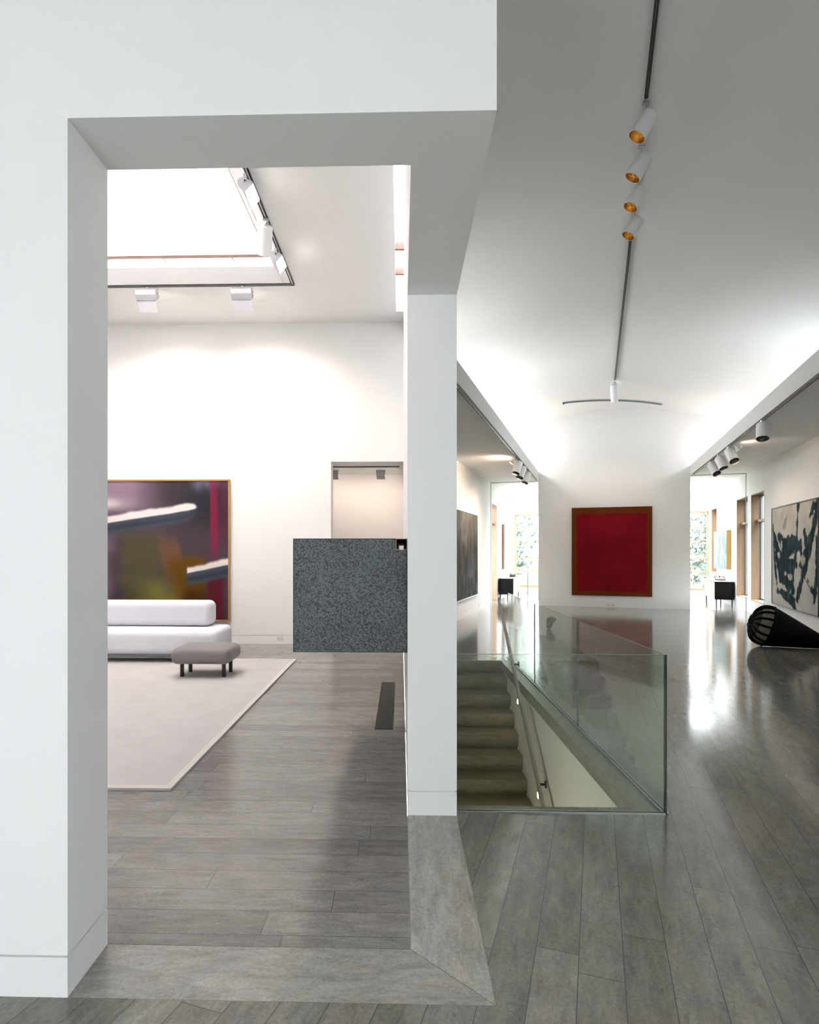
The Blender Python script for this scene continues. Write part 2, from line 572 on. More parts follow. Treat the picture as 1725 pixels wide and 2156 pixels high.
# kerb of the skylight, glazing bars and glass roof
t = bpy.data.objects.new('window_1', None); col.objects.link(t); t['kind'] = ST
b = MB()
b.box(x0 - .3, x0 + .02, y0 - .3, y1 + .3, CZ + h, 6.35); b.box(x1 - .02, x1 + .3, y0 - .3, y1 + .3, CZ + h, 6.35)
b.box(x0, x1, y0 - .3, y0 + .02, CZ + h, 6.35); b.box(x0, x1, y1 - .02, y1 + .3, CZ + h, 6.35)
b.make('kerb', 'paint', t)
px0, px1, py0, py1 = x0 + .28, -1.875, y0 + .30, 8.44
MB().box(px0, px1, py0, py1, 5.775, 5.782).make('laylight_panel', 'laylight', t)
b = MB()
for a in ((px0, px1, py1, py1 + .012), (px0, px1, py0 - .012, py0), (px0 - .012, px0, py0 - .012, py1 + .012), (px1, px1 + .012, py0 - .012, py1 + .012)):
    b.box(*a, 5.735, 5.79)
b.make('panel_edge', 'brown_edge', t)
for xx in (-5.2, -4.2, -3.39, -2.40):
    MB().box(xx - .013, xx + .013, 8.45, 8.62, 5.755, 5.80).make('hanger', 'brown_edge', t)
b = MB().box(x0 - .2, x1 + .2, y0 - .2, y1 + .2, 6.30, 6.31)
b.make('roof_glass', 'pane', t)
t = bpy.data.objects.new('window_2', None); col.objects.link(t); t['kind'] = ST
for yy in (3.9, 5.9, 7.88, 8.59):
    MB().box(SL[0], SL[1], yy - .02, yy + .02, CZ + .02, CZ + .12).make('glazing_bar', 'brown_edge', t)
MB().box(SL[0] - .02, SL[1], SL[2] - .05, SL[3] + .05, CZ + .16, CZ + .165).make('slot_glass', 'pane', t)

# floors
b = MB().box(-6.8, WX0 - .0015, WF1 + .0015, 12.5, -.06, 0)
b.make('floor_side', 'room_floor', kind=ST)
g = .0015
b = MB()
b.prism([(-1.195, WF0 + g, -.05), (WX1 - 2 * g, WF0 + g, -.05), (WX0 - g, WF1 - g, -.05), (-1.195, WF1 - g, -.05)], (0, 0, .05))
b.make('floor_threshold', 'strip_x', kind=ST)
b = MB()
b.prism([(WX1 - g, WF0 + 2 * g, -.05), (WX1 - g, COLY, -.05), (WX0 + g, COLY, -.05), (WX0 + g, WF1, -.05)], (0, 0, .05))
b.make('floor_border', 'strip_y', kind=ST)
MB().box(-1.2, WX1 + .002, WF0 - .003, COLY, -.06, -.003).make('floor_grout', 'grout', kind=ST)

# hall floor, built in hall coordinates so the planks run down the hall
rects = [(-4.3, 9.5, -5.3, WF0), (WX1, 9.5, WF0, 3.70), (1.615, 12, 3.70, 8.88), (WX1, 16, 8.88, 30)]
b = MB()
for k, (a0, a1, c0, c1) in enumerate(rects):
    q = MB().box(a0, a1, c0, c1, -.06, 0)
    q.xform(lambda p: Vector((p.x * C_ - p.y * S_, p.x * S_ + p.y * C_, p.z)))
    q.clip((3.95, 0, 0), (1, 0, 0)).clip((0, 23.8, 0), (0, 1, 0))
    if k == 3:
        q.clip((-3.2, 0, 0), (-1, 0, 0))
    me = bpy.data.meshes.new('t'); q.bm.to_mesh(me); q.bm.free(); b.bm.from_mesh(me); bpy.data.meshes.remove(me)
b.make('floor', 'hall_floor', kind=ST, rz=-TH)

# ------------------------------------------------------------------ setting: hall (hall axes)
UL, UR = -2.995, 3.76
LIPL, LIPR = -1.60, 2.43
VE = 18.25
VB = 23.6
UC, RV, ZV = 0.40, 8.4, 5.60
def vault_z(u):
    return ZV - (RV - math.sqrt(RV * RV - (u - UC) ** 2))

wl = [(18.45, 19.37, 0.0, 3.04), (10.7, 14.2, 4.0, 4.66)]
b = MB()
tiles(b, 'y', 10.42, VB + .25, GAP1, 5.0, UL - .26, UL, wl)
tiles(b, 'y', 10.42, VB + .25, 0, GAP1, UL - .25, UL - .008, wl)
b.make('wall_hall_left', 'paint', kind=ST, rz=-TH)
b = MB()
tiles(b, 'y', 10.42, VB + .25, 0, GAP0, UL - .26, UL, wl)
b.make('baseboard_hall_left', 'base', kind=ST, rz=-TH)
wr = [(16.42, 17.68, 0.335, 3.04), (18.05, 19.35, 0.335, 3.04), (22.35, 23.26, 0.87, 3.02), (10.6, 13.2, 4.0, 4.6), (-4.3, 0.2, 0.3, 3.0)]
b = MB()
tiles(b, 'y', -8.3, VB + .25, GAP1, 5.0, UR, UR + .28, wr)
b.box(UR + .008, UR + .27, -8.3, VB + .25, 0, GAP1)
b.make('wall_hall_right', 'paint', kind=ST, rz=-TH)
MB().box(UR, UR + .28, -8.3, VB + .25, 0, GAP0).make('baseboard_hall_right', 'base', kind=ST, rz=-TH)
# wall at the end of the hall and the wall above the two passages
b = MB()
b.box(LIPL, LIPR, VE, VE + .3, GAP1, 3.66)
b.box(LIPL + .01, LIPR - .01, VE + .01, VE + .29, 0, GAP1)
b.box(UL - .1, UR + .1, VE, VE + .3, 3.66, 5.75)
b.make('wall_far', 'paint', kind=ST, rz=-TH)
MB().box(LIPL, LIPR, VE, VE + .3, 0, GAP0).make('baseboard_far', 'base', kind=ST, rz=-TH)
# thin grey strips painted as the shade of gaps round the two passages
b = MB()
b.box(UL, LIPL, VE - .03, VE, 3.645, 3.66); b.box(UL, UL + .012, VE - .03, VE, 0, 3.66)
b.box(LIPR, UR, VE - .03, VE, 3.645, 3.66); b.box(UR - .012, UR, VE - .03, VE, 0, 3.66)
b.make('trim_2', 'gap_shade', kind=ST, rz=-TH)
# low ceilings over the aisles, with their fascias
b = MB().box(UL - .02, LIPL, 2.0, VE, 3.66, 3.93)
b.xform(lambda p: HW(*p)).clip((.28, 0, 0), (-1, 0, 0))
b.make('ceiling_aisle_left', 'paint', kind=ST)
MB().box(LIPR, UR, -8.3, VE, 3.66, 3.93).make('ceiling_aisle_right', 'paint', kind=ST, rz=-TH)
BS = (-2.85, 3.62, 20.6, 22.9)
b = MB()
b.box(UL - .02, BS[0], VE + .29, VB + .1, 3.66, 3.9); b.box(BS[1], UR + .02, VE + .29, VB + .1, 3.66, 3.9)
b.box(BS[0], BS[1], VE + .29, BS[2], 3.66, 3.9); b.box(BS[0], BS[1], BS[3], VB + .1, 3.66, 3.9)
b.make('ceiling_bay', 'paint', kind=ST, rz=-TH)
t = bpy.data.objects.new('window_11', None); col.objects.link(t); t['kind'] = ST  # skylight added out of view to brighten the bay
t.rotation_euler = (0, 0, -TH)
b = MB()
for i in range(7):
    uu = BS[0] + (BS[1] - BS[0] - .05) * i / 6
    b.box(uu, uu + .05, BS[2], BS[3], 3.80, 3.90)
b.make('glazing_bars', 'white_metal', t)
MB().box(BS[0] - .03, BS[1] + .03, BS[2] - .03, BS[3] + .03, 3.91, 3.918).make('roof_glass', 'pane', t)


# the shallow vault
def vault_mesh(v0, v1):
    b = MB()
    us = [-4.7 + 8.75 * k / 60 for k in range(61)]
    vs = [v0 + (v1 - v0) * k / 12 for k in range(13)]
    g = [[b.bm.verts.new(HW(u, v, vault_z(u))) for v in vs] for u in us]
    for i in range(60):
        for j in range(12):
            b.bm.faces.new((g[i][j], g[i][j + 1], g[i + 1][j + 1], g[i + 1][j]))
    return b


q1 = vault_mesh(-9, VE + .2).clip((0, 2.28, 0), (0, 1, 0)).clip((-4.15, 0, 0), (-1, 0, 0)).clip((0, -4.15, 0), (0, -1, 0))
q2 = vault_mesh(-9, VE + .2).clip((0, 2.28, 0), (0, -1, 0)).clip((.19, 0, 0), (-1, 0, 0))
me = bpy.data.meshes.new('t'); q2.bm.to_mesh(me); q2.bm.free(); q1.bm.from_mesh(me); bpy.data.meshes.remove(me)
q1.make('ceiling', 'paint', kind=ST, smooth=True, normals=False)

# the part of the hall behind the viewer: side wall and rear wall with a tall window
RW = (-3.75, -2.0, 0.25, 2.5)
YR = -4.0
b = MB()
tiles(b, 'x', -4.3, 9.0, 0, 5.8, YR - .25, YR, [RW])
b.make('wall_rear', 'paint', kind=ST)
MB().box(-4.3, -4.05, YR, WF0, 0, 5.8).make('wall_entry_left', 'paint', kind=ST)
t = bpy.data.objects.new('window_3', None); col.objects.link(t); t['kind'] = ST
b = MB()
for xx in (RW[0], (RW[0] + RW[1]) / 2 - .03, RW[1] - .06):
    b.box(xx, xx + .06, YR - .2, YR - .06, RW[2], RW[3])
b.box(RW[0], RW[1], YR - .2, YR - .06, RW[2], RW[2] + .06); b.box(RW[0], RW[1], YR - .2, YR - .06, RW[3] - .06, RW[3])
b.make('frame', 'oak', t)
MB().box(RW[0] + .05, RW[1] - .05, YR - .14, YR - .132, RW[2] + .05, RW[3] - .05).make('pane', 'pane', t)


# windows in the hall walls: deep oak reveals, a transom, grey frame and a pane
def hall_window(n, side, v0, v1, z0, z1, transom=None, sill=True):
    t = bpy.data.objects.new('window_%d' % n, None); col.objects.link(t); t['kind'] = ST
    t.rotation_euler = (0, 0, -TH)
    s = 1 if side == 'right' else -1
    e = UR if side == 'right' else UL
    def X(a, c):
        return sorted((e + s * a, e + s * c))
    b = MB()
    th = .02
    b.box(*X(-.004, .23), v1 - th, v1, z0, z1); b.box(*X(-.004, .23), v0, v0 + th, z0, z1)
    b.box(*X(-.004, .23), v0, v1, z1 - th, z1)
    b.make('reveal', 'oak', t)
    if sill:
        MB().box(*X(-.004, .23), v0, v1, z0, z0 + .025).make('sill', 'oakpale', t)
    b = MB()
    for (a, c, d, f) in ((v0 + th, v0 + .06, z0, z1), (v1 - .06, v1 - th, z0, z1), (v0 + th, v1 - th, z1 - .06, z1 - th), (v0 + th, v1 - th, z0 + .02, z0 + .06)):
        b.box(*X(.20, .245), a, c, d, f)
    b.make('frame', 'alu', t)
    if transom:
        MB().box(*X(.10, .24), v0 + th, v1 - th, transom - .03, transom + .03).make('transom', 'oak', t)
    MB().box(*X(.222, .228), v0 + .05, v1 - .05, z0 + .05, z1 - .05).make('pane', 'pane', t)
    return t


hall_window(4, 'right', *wr[0], transom=2.36)
hall_window(5, 'right', *wr[1], transom=2.36)
hall_window(6, 'right', *wr[2])
hall_window(12, 'right', *wr[4])  # unseen window added beside the viewer to light the opening's jamb
hall_window(7, 'left', *wl[0], transom=2.44, sill=False)
for n, e, v0, v1 in ((8, UL - .13, 10.7, 14.2), (9, UR + .14, 10.6, 13.2)):     # clerestories above the aisles
    t = bpy.data.objects.new('window_%d' % n, None); col.objects.link(t); t['kind'] = ST
    t.rotation_euler = (0, 0, -TH)
    b = MB()
    k = int(v1 - v0)
    for i in range(k + 1):
        vv = v0 + (v1 - v0 - .05) * i / k
        b.box(e - .03, e + .03, vv, vv + .05, 4.0, 4.55)
    b.make('frame', 'alu', t)
    MB().box(e - .004, e + .004, v0, v1, 4.0, 4.55).make('pane', 'pane', t)

# glazed end wall of the bay behind the far wall
WE = (-2.96, 3.73, 0.20, 2.99)
b = MB()
tiles(b, 'x', UL - .26, UR + .28, 0, 3.9, VB, VB + .25, [WE])
b.make('wall_end', 'paint', kind=ST, rz=-TH)
t = bpy.data.objects.new('window_10', None); col.objects.link(t); t['kind'] = ST
t.rotation_euler = (0, 0, -TH)
b = MB()
for uu in (WE[0], -1.6, -.25, 1.1, 2.4, WE[1] - .06):
    b.box(uu, uu + .06, VB + .02, VB + .12, WE[2], WE[3])
b.box(WE[0], WE[1], VB + .02, VB + .12, WE[3] - .05, WE[3])
b.box(WE[0], WE[1], VB + .02, VB + .12, WE[2], WE[2] + .05)
b.make('frame', 'oakpale', t)
for zz, hh in ((2.43, .03), (1.90, .03), (1.33, .055), (.88, .03), (.26, .05)):
    MB().box(WE[0] + .06, WE[1] - .06, VB + .03, VB + .11, zz - hh / 2, zz + hh / 2).make('glazing_bar', 'oakpale', t)
MB().box(WE[0] + .02, WE[1] - .02, VB + .065, VB + .073, WE[2] + .02, WE[3] - .02).make('pane', 'pane', t)

# ------------------------------------------------------------------ stairwell
WRX = 1.50
b = MB()
b.box(WRX, 1.66, 3.60, 9.3, -2.75, -.125)
b.box(.10, WX1, 3.60, 9.3, -2.75, -.001)
b.box(WX1, WRX, 3.60, 3.80, -2.75, -.125)
b.make('wall_stairwell', 'stairwall', kind=ST)
MB().box(WX1, WRX, 3.8, 5.6, -2.75, -2.62).make('floor_lower', 'stair', kind=ST)
b = MB()
b.box(1.455, 1.612, 3.70, 8.878, -.125, -.0005)
b.box(WX1, 1.455, 3.70, 3.80, -.125, -.0005)
b.make('trim_3', 'curb', kind=ST)

st = thing('staircase', 'pale stone staircase descending toward the viewer inside the glass balustrade', 'stairs', (0.918, 7.2, -2.62))
for i in range(14):
    Y, Z = 8.84 - .273 * i, -.187 * i
    b = MB()
    xa, xb = WX1 + .004 - .918, WRX - .004 - .918
    if i == 0:
        b.box(xa, xb, Y - 7.2, Y + .039 - 7.2, -.148 + 2.62, 2.62)
        b.box(xa, xb, Y + .039 - 7.2, Y + .305 - 7.2, -.148 + 2.62, -.062 + 2.62)
    else:
        b.box(xa, xb, Y - 7.2, Y + .315 - 7.2, Z - .148 + 2.62, Z + 2.62)
    b.box(xa, xb, Y + .030 - 7.2, Y + .30 - 7.2, max(Z - .187, -2.62) + 2.62, Z - .148 + 2.62)
    b.make('step', 'stair', st)

gb = thing('glass_balustrade', 'frameless greenish glass balustrade around the stair opening', 'balustrade', (WX1, 3.70, 0))
def gpart(name, x0, x1, y0, y1, z0, z1, m, label=None):
    return MB().box(x0 - WX1, x1 - WX1, y0 - 3.70, y1 - 3.70, z0, z1).make(name, m, gb, label=label)
GH = .967
gpart('glass_panel', WX1 + .002, 1.600, 3.703, 3.715, .004, GH, 'glass', 'front glass panel')
for y0, y1 in ((3.719, 5.530), (5.535, 7.300), (7.305, 9.10)):
    gpart('glass_panel', 1.600, 1.612, y0, y1, .004, GH, 'glass')
gpart('top_edge', WX1 + .002, 1.600, 3.703, 3.715, GH, GH + .0022, 'edge_top')
gpart('top_edge', 1.600, 1.612, 3.719, 9.10, GH, GH + .0022, 'edge_top')
gpart('corner_edge', 1.6002, 1.6125, 3.7025, 3.7188, .004, GH + .002, 'edge', 'dark polished corner edge')
for yy in (5.5305, 7.3005):
    gpart('panel_joint', 1.599, 1.613, yy, yy + .004, .004, GH, 'edge')
b = MB()
b.box(WX1 - WX1, 1.60 - WX1, -.006 , .002, 0, .012); b.box(0, 1.60 - WX1, .016, .024, 0, .012)
b.box(1.588 - WX1, 1.598 - WX1, .016, 5.4, 0, .012); b.box(1.614 - WX1, 1.622 - WX1, -.006, 5.4, 0, .012)
b.make('shoe', 'steel', gb)

hr = thing('handrail', 'slim metal handrail sloping down the stairwell wall', 'handrail', (1.40, 8.71, .915))
p0, p1 = Vector((0, 0, 0)), Vector((0, 4.6 - 8.71, -1.86 - .915))
dd = (p1 - p0).normalized()
nn = Vector((0, -dd.z, dd.y)) * .030
b = MB()
b.prism([p0 + nn + Vector((-.014, 0, 0)), p0 + nn + Vector((.014, 0, 0)), p0 - nn + Vector((.014, 0, 0)), p0 - nn + Vector((-.014, 0, 0))], p1 - p0)
b.make('rail', 'railsteel', hr)
for yy in (7.72, 6.28, 4.95):
    k = (yy - 8.71) / (p1.y)
    c = p0 + (p1 - p0) * k
    b = MB()
    b.tube([c + Vector((0, 0, -.02)), c + Vector((.012, 0, -.07)), c + Vector((.045, 0, -.09)), c + Vector((.099, 0, -.09))], .013, 8)
    b.lathe([(0, .04), (.008, .04), (.008, 0)], c + Vector((.098, 0, -.09)), (-1, 0, 0), 14)
    b.make('bracket', 'dark_metal', hr, smooth=True)

for (yy, zz, lab) in ((7.785, -.334, 'small lit recessed step light high on the stairwell wall'), (6.642, -1.076, 'small lit recessed step light low on the stairwell wall')):
    t = thing('step_light', lab, 'light', (WRX, yy, zz), 0, 'step lights in the stairwell')
    MB().box(-.005, -.001, -.040, .040, -.036, .036).make('bezel', 'silver', t)
    MB().box(-.007, -.005, -.026, .026, -.028, .028).make('lens', 'steplamp', t)


# ------------------------------------------------------------------ pictures
def canvas_grid(name, w, h, d, nx, nz, colors, m, parent):
    """front face is a fine painted grid (local x right, z up, facing -y), with sides and back"""
    xs = np.linspace(0, w, nx); zs = np.linspace(0, h, nz)
    vx = np.repeat(xs[None, :], nz, 0); vz = np.repeat(zs[:, None], nx, 1)
    co = np.stack([vx, np.full_like(vx, 0.0), vz], -1).reshape(-1, 3)
    faces = []
    for j in range(nz - 1):
        r0 = j * nx
        for i in range(nx - 1):
            faces.append((r0 + i, r0 + i + 1, r0 + nx + i + 1, r0 + nx + i))
    n0 = len(co)
    ext = [(0, d, 0), (w, d, 0), (w, d, h), (0, d, h)]
    co = list(map(tuple, co)) + ext
    loop = [j for j in range(nx)]
    faces.append(tuple([n0, n0 + 1] + list(range(nx - 1, -1, -1))))
    faces.append(tuple([n0 + 2, n0 + 3] + list(range((nz - 1) * nx, nz * nx))))
    faces.append(tuple([n0 + 3, n0] + [j * nx for j in range(nz)]))
    faces.append(tuple([n0 + 1, n0 + 2] + [j * nx + nx - 1 for j in range(nz - 1, -1, -1)]))
    faces.append((n0 + 1, n0, n0 + 3, n0 + 2))
    me = bpy.data.meshes.new(name)
    me.from_pydata(co, [], faces)
    ca = me.color_attributes.new('Paint', 'FLOAT_COLOR', 'POINT')
    arr = np.ones((len(co), 4), np.float32)
    c = np.clip(colors, 0, 1) ** 2.2                      # given as display values
    arr[:n0, :3] = c.reshape(-1, 3)
    arr[n0:, :3] = c.reshape(-1, 3).mean(0)
    ca.data.foreach_set('color', arr.ravel())
    me.materials.append(MAT[m])
    o = bpy.data.objects.new(name, me); col.objects.link(o); o.parent = parent
    return o


def frame_part(name, w, h, t, d0, d1, m, parent):
    b = MB()
    b.box(-t, 0, d0, d1, -t, h + t); b.box(w, w + t, d0, d1, -t, h + t)
    b.box(0, w, d0, d1, -t, 0); b.box(0, w, d0, d1, h, h + t)
    return b.make(name, m, parent)


def sm(a, b, x):
    t = np.clip((x - a) / (b - a), 0, 1)
    return t * t * (3 - 2 * t)


rng = np.random.default_rng(3)
def fbm(nx, nz, sx, sz, octaves=4):
    out = np.zeros((nz, nx)); amp = 1.0; tot = 0
    for o in range(octaves):
        gx, gz = max(2, int(sx * 2 ** o) + 1), max(2, int(sz * 2 ** o) + 1)
        g = rng.random((gz + 1, gx + 1))
        xi = np.linspace(0, gx - 1e-6, nx); zi = np.linspace(0, gz - 1e-6, nz)
        x0 = xi.astype(int); z0 = zi.astype(int)
        fx = (xi - x0); fz = (zi - z0)
        fx = fx * fx * (3 - 2 * fx); fz = fz * fz * (3 - 2 * fz)
        a = g[z0][:, x0] * (1 - fx) + g[z0][:, x0 + 1] * fx
        c = g[z0 + 1][:, x0] * (1 - fx) + g[z0 + 1][:, x0 + 1] * fx
        out += amp * (a * (1 - fz)[:, None] + c * fz[:, None]); tot += amp; amp *= .55
    return out / tot


def lerp(img, colr, m):
    return img * (1 - m[..., None]) + np.array(colr) * m[..., None]


# --- large soft abstract behind the sofa (a plain stand-in of the same colours)
PX0, PX1, PZ0, PZ1 = -6.05, -2.965, .42, 2.80
W_, H_ = PX1 - PX0, PZ1 - PZ0
nx, nz = 300, 230
X, Z = np.meshgrid(np.linspace(PX0, PX1, nx), np.linspace(0, 1, nz))
f1 = fbm(nx, nz, 4, 4); f2 = fbm(nx, nz, 14, 3); f3 = fbm(nx, nz, 3, 10)
img = np.ones((nz, nx, 3)) * np.array((.30, .26, .29))
img = lerp(img, (.56, .47, .54), sm(.62, .95, Z + .25 * (f1 - .5)) * sm(-3.9, -4.7, X + .3 * (f1 - .5)))
img = lerp(img, (.55, .44, .53), sm(-4.85, -5.25, X + .3 * (f1 - .5)) * sm(.75, .4, Z))
img = lerp(img, (.20, .20, .22), sm(-4.2, -3.5, X + .3 * (f1 - .5)) * sm(.55, .8, Z) * .9)
img = lerp(img, (.46, .44, .52), sm(-3.7, -3.45, X) * sm(.9, 1.0, Z + .1 * (f2 - .5)) * .8)
img = lerp(img, (.33, .31, .24), sm(-4.95, -4.75, X + .3 * (f3 - .5)) * sm(-3.9, -4.3, X) * sm(.68, .55, Z))
img = lerp(img, (.42, .31, .25), sm(.14, .03, np.abs(X + 4.05 - .45 * (.6 - Z)) - .12 + .2 * (f1 - .5)) * sm(.66, .5, Z) * sm(.2, .4, Z))
img = lerp(img, (.40, .28, .13), sm(-4.05, -3.85, X + .25 * (f1 - .5)) * sm(-3.25, -3.45, X) * sm(.5, .4, Z + .1 * (f1 - .5)))
img = lerp(img, (.26, .16, .09), sm(-4.0, -3.6, X + .25 * (f1 - .5)) * sm(-3.2, -3.4, X) * sm(.3, .1, Z))
img = lerp(img, (.48, .47, .24), np.exp(-(((X + 4.2) / .3) ** 2 + ((Z - .16) / .12) ** 2)) * .95)
img = lerp(img, (.58, .56, .15), np.exp(-(((X + 3.92) / .12) ** 2 + ((Z - .06) / .10) ** 2)) * .9)
img = lerp(img, (.55, .16, .28), sm(-3.30, -3.26, X) * sm(-3.10, -3.18, X) * sm(.34, .55, Z) * (.65 + .7 * (f2 - .3)))
img = lerp(img, (.36, .13, .17), sm(-3.36, -3.28, X) * sm(.34, .28, Z) * sm(-2.98, -3.1, X) * .9)
img = lerp(img, (.33, .20, .25), sm(-3.14, -3.10, X) * sm(.45, .6, Z) * .8)
# two broad pale drags with grey-blue undersides
def drag(xa, xb, za, zb, tw, bw):
    global img
    tt = (X - xa) / (xb - xa)
    mid = za + (zb - za) * tt
    inside = sm(-.02, .02, tt) * sm(1.02, .98, tt)
    tip_ = np.sqrt(np.clip((1.015 - tt) / .10, 0.02, 1)) if xb < -3 else 1.0
    mid = mid + .012 * (1 - tip_)
    tw, bw = tw * tip_, bw * tip_
    edge = .018 * (f2 - .5)
    under = inside * sm(mid - bw - .02, mid - bw + .012, Z + edge) * sm(mid + .012, mid - .004, Z)
    img = lerp(img, (.28, .31, .35), under * .95)
    dk = inside * sm(.035, .0, np.abs(Z - (mid - bw * .55))) * .55
    img = lerp(img, (.19, .21, .25), dk)
    top = inside * sm(mid - .006, mid + .006, Z + .3 * edge) * sm(mid + tw + .012, mid + tw - .012, Z + edge * 1.6)
    img = lerp(img, (.90, .86, .85), top)
drag(-5.35, -3.52, .68, .795, .05, .075)
drag(-3.68, -2.9, .335, .40, .04, .085)
img = lerp(img, (.84, .80, .82), np.exp(-(((X + 5.1) / .35) ** 2 + ((Z - .84) / .045) ** 2)) * .9)
img *= (.93 + .14 * f3)[..., None]
t = thing('abstract_painting', 'large framed abstract of purple and brown with pale drags behind the sofa', 'painting', (PX0, YB - .012, PZ0))
canvas_grid('canvas', W_, H_, .03, nx, nz, img, 'paint_gloss', t).location = (0, -.035, 0)
frame_part('frame', W_, H_, .026, -.052, .0, 'gilt', t)

# --- red field on the far wall
W_, H_ = 2.112, 2.49
nx, nz = 140, 160
X, Z = np.meshgrid(np.linspace(0, 1, nx), np.linspace(0, 1, nz))
f1 = fbm(nx, nz, 5, 5); f2 = fbm(nx, nz, 16, 16)
img = np.ones((nz, nx, 3)) * np.array((.42, .225, .12))
e = .012 * (f2 - .5) * 2
m_ = sm(.045, .075, X + e) * sm(.045, .075, 1 - X + e) * sm(.03, .06, Z + e) * sm(.06, .095, 1 - Z + e)
img = lerp(img, (.47, .11, .145), m_)
img = lerp(img, (.51, .115, .16), m_ * sm(.5, .75, Z + .12 * (f1 - .5)) * .9)
img *= (.90 + .2 * f1)[..., None]
t = thing('red_painting', 'big deep red canvas with brown margin on the far wall', 'painting', HW(-.647, VE - .004, .34), -TH)
canvas_grid('canvas', W_, H_, .03, nx, nz, img, 'canvas', t).location = (0, -.056, 0)
MB().box(-.012, W_ + .012, -.027, 0, -.012, H_ + .012).make('stretcher', 'brown_edge', t)

# --- dark slate coloured canvas on the left hall wall (faces +u): local x = -v
W_, H_ = 3.3, 2.07
nx, nz = 150, 120
X, Z = np.meshgrid(np.linspace(0, 1, nx), np.linspace(0, 1, nz))
f1 = fbm(nx, nz, 3, 3); f2 = fbm(nx, nz, 24, 4); f3 = fbm(nx, nz, 4, 4)
img = np.ones((nz, nx, 3)) * np.array((.33, .345, .35))
img = lerp(img, (.47, .46, .43), sm(.45, 1, Z) * .7)
img = lerp(img, (.52, .53, .55), sm(.5, .75, f1) * .55)
img *= (.72 + .55 * f2)[..., None]
t = thing('dark_painting', 'slate grey chalky canvas in thin pale frame on the left hall wall', 'painting', HW(UL + .004, 12.55, .462), math.pi / 2 - TH)
o = canvas_grid('canvas', W_, H_, .03, nx, nz, img, 'canvas', t); o.location = (0, -.036, 0)
frame_part('frame', W_, H_, .014, -.045, 0, 'silver', t)

# --- black and white gestural canvas on the right hall wall (faces -u): local x runs toward the viewer
W_, H_ = 2.96, 2.085
nx, nz = 300, 230
X, Z = np.meshgrid(np.linspace(0, 1, nx), np.linspace(0, 1, nz))
f1 = fbm(nx, nz, 5, 5); f2 = fbm(nx, nz, 20, 20); f3 = fbm(nx, nz, 10, 10)
img = np.ones((nz, nx, 3)) * np.array((.74, .735, .715))
img *= (.88 + .2 * f3)[..., None]
ink = np.zeros((nz, nx))
def stroke(pts, wd, a=1.0):
    global ink
    pts = np.array(pts, float)
    for (xa, za), (xb, zb), wa, wb in zip(pts[:-1], pts[1:], wd[:-1], wd[1:]):
        dx, dz = (xb - xa) * 1.42, zb - za
        l2 = dx * dx + dz * dz + 1e-9
        tt = np.clip(((X - xa) * 1.42 * dx + (Z - za) * dz) / l2, 0, 1)
        dist = np.hypot((X - xa) * 1.42 - tt * dx, Z - za - tt * dz)
        ww = wa + (wb - wa) * tt
        m = sm(ww + .012, ww - .012, dist + .05 * (f2 - .5) + .05 * (f3 - .5)) * a
        ink = np.maximum(ink, m)
stroke([(.62, 1.02), (.60, .78), (.57, .55), (.52, .35)], [.030, .028, .035, .03])
stroke([(1.0, .98), (.90, .70), (.74, .44), (.60, .10)], [.05, .055, .09, .035])
stroke([(.97, .66), (.98, .40), (.93, .12)], [.04, .04, .02])
stroke([(.05, .74), (.12, .58), (.25, .40), (.40, .22)], [.02, .07, .10, .08])
stroke([(.02, .84), (.06, .5), (.12, .22)], [.012, .035, .02])
stroke([(.18, .70), (.35, .56), (.52, .62), (.66, .58)], [.05, .11, .09, .04])
stroke([(.30, .45), (.46, .33), (.50, .18)], [.10, .10, .05])
stroke([(.14, .14), (.34, .11), (.52, .06), (.55, -.02)], [.025, .05, .06, .03])
stroke([(.74, .72), (.80, .56), (.72, .40)], [.03, .055, .05])
stroke([(.72, .32), (.86, .22), (.95, .18)], [.022, .012, .006])
stroke([(.30, .80), (.36, .88)], [.03, .015], .35)
stroke([(.10, .55), (.22, .30), (.36, .26)], [.05, .07, .04])
stroke([(.40, .66), (.38, .45), (.44, .28)], [.05, .07, .03])
stroke([(.22, .46), (.40, .44), (.58, .42)], [.04, .06, .03])
stroke([(.66, .62), (.68, .50), (.64, .40)], [.04, .03, .03])
stroke([(.84, .86), (.92, .94), (1.0, .90)], [.02, .035, .05])
stroke([(.80, .30), (.92, .18)], [.012, .006])
ink2 = ink * (.90 + .3 * (f1 - .3))
for (cx, cz, rx, rz) in ((.24, .615, .022, .05), (.17, .51, .03, .03), (.70, .47, .05, .045), (.62, .50, .03, .05), (.43, .30, .05, .03), (.64, .34, .045, .07), (.33, .33, .03, .02)):
    ink2 = ink2 * (1 - .9 * sm(1.25, .7, np.hypot((X - cx) / rx, (Z - cz) / rz) + 1.2 * (f2 - .5)))
fs = fbm(nx, nz, 40, 7) ** 1.5
tone = np.stack([.06 + .15 * f1 + .18 * fs, .10 + .16 * f1 + .18 * fs, .115 + .16 * f1 + .19 * fs], -1)
img = img * (1 - np.clip(ink2, 0, 1)[..., None]) + tone * np.clip(ink2, 0, 1)[..., None]
t = thing('gestural_painting', 'black and white brushstroke canvas in dark frame on the right hall wall', 'painting', HW(UR - .004, 15.536, .445), -math.pi / 2 - TH)
canvas_grid('canvas', W_, H_, .03, nx, nz, img, 'canvas', t).location = (0, -.042, 0)
frame_part('frame', W_, H_, .018, -.055, 0, 'dark_metal', t)

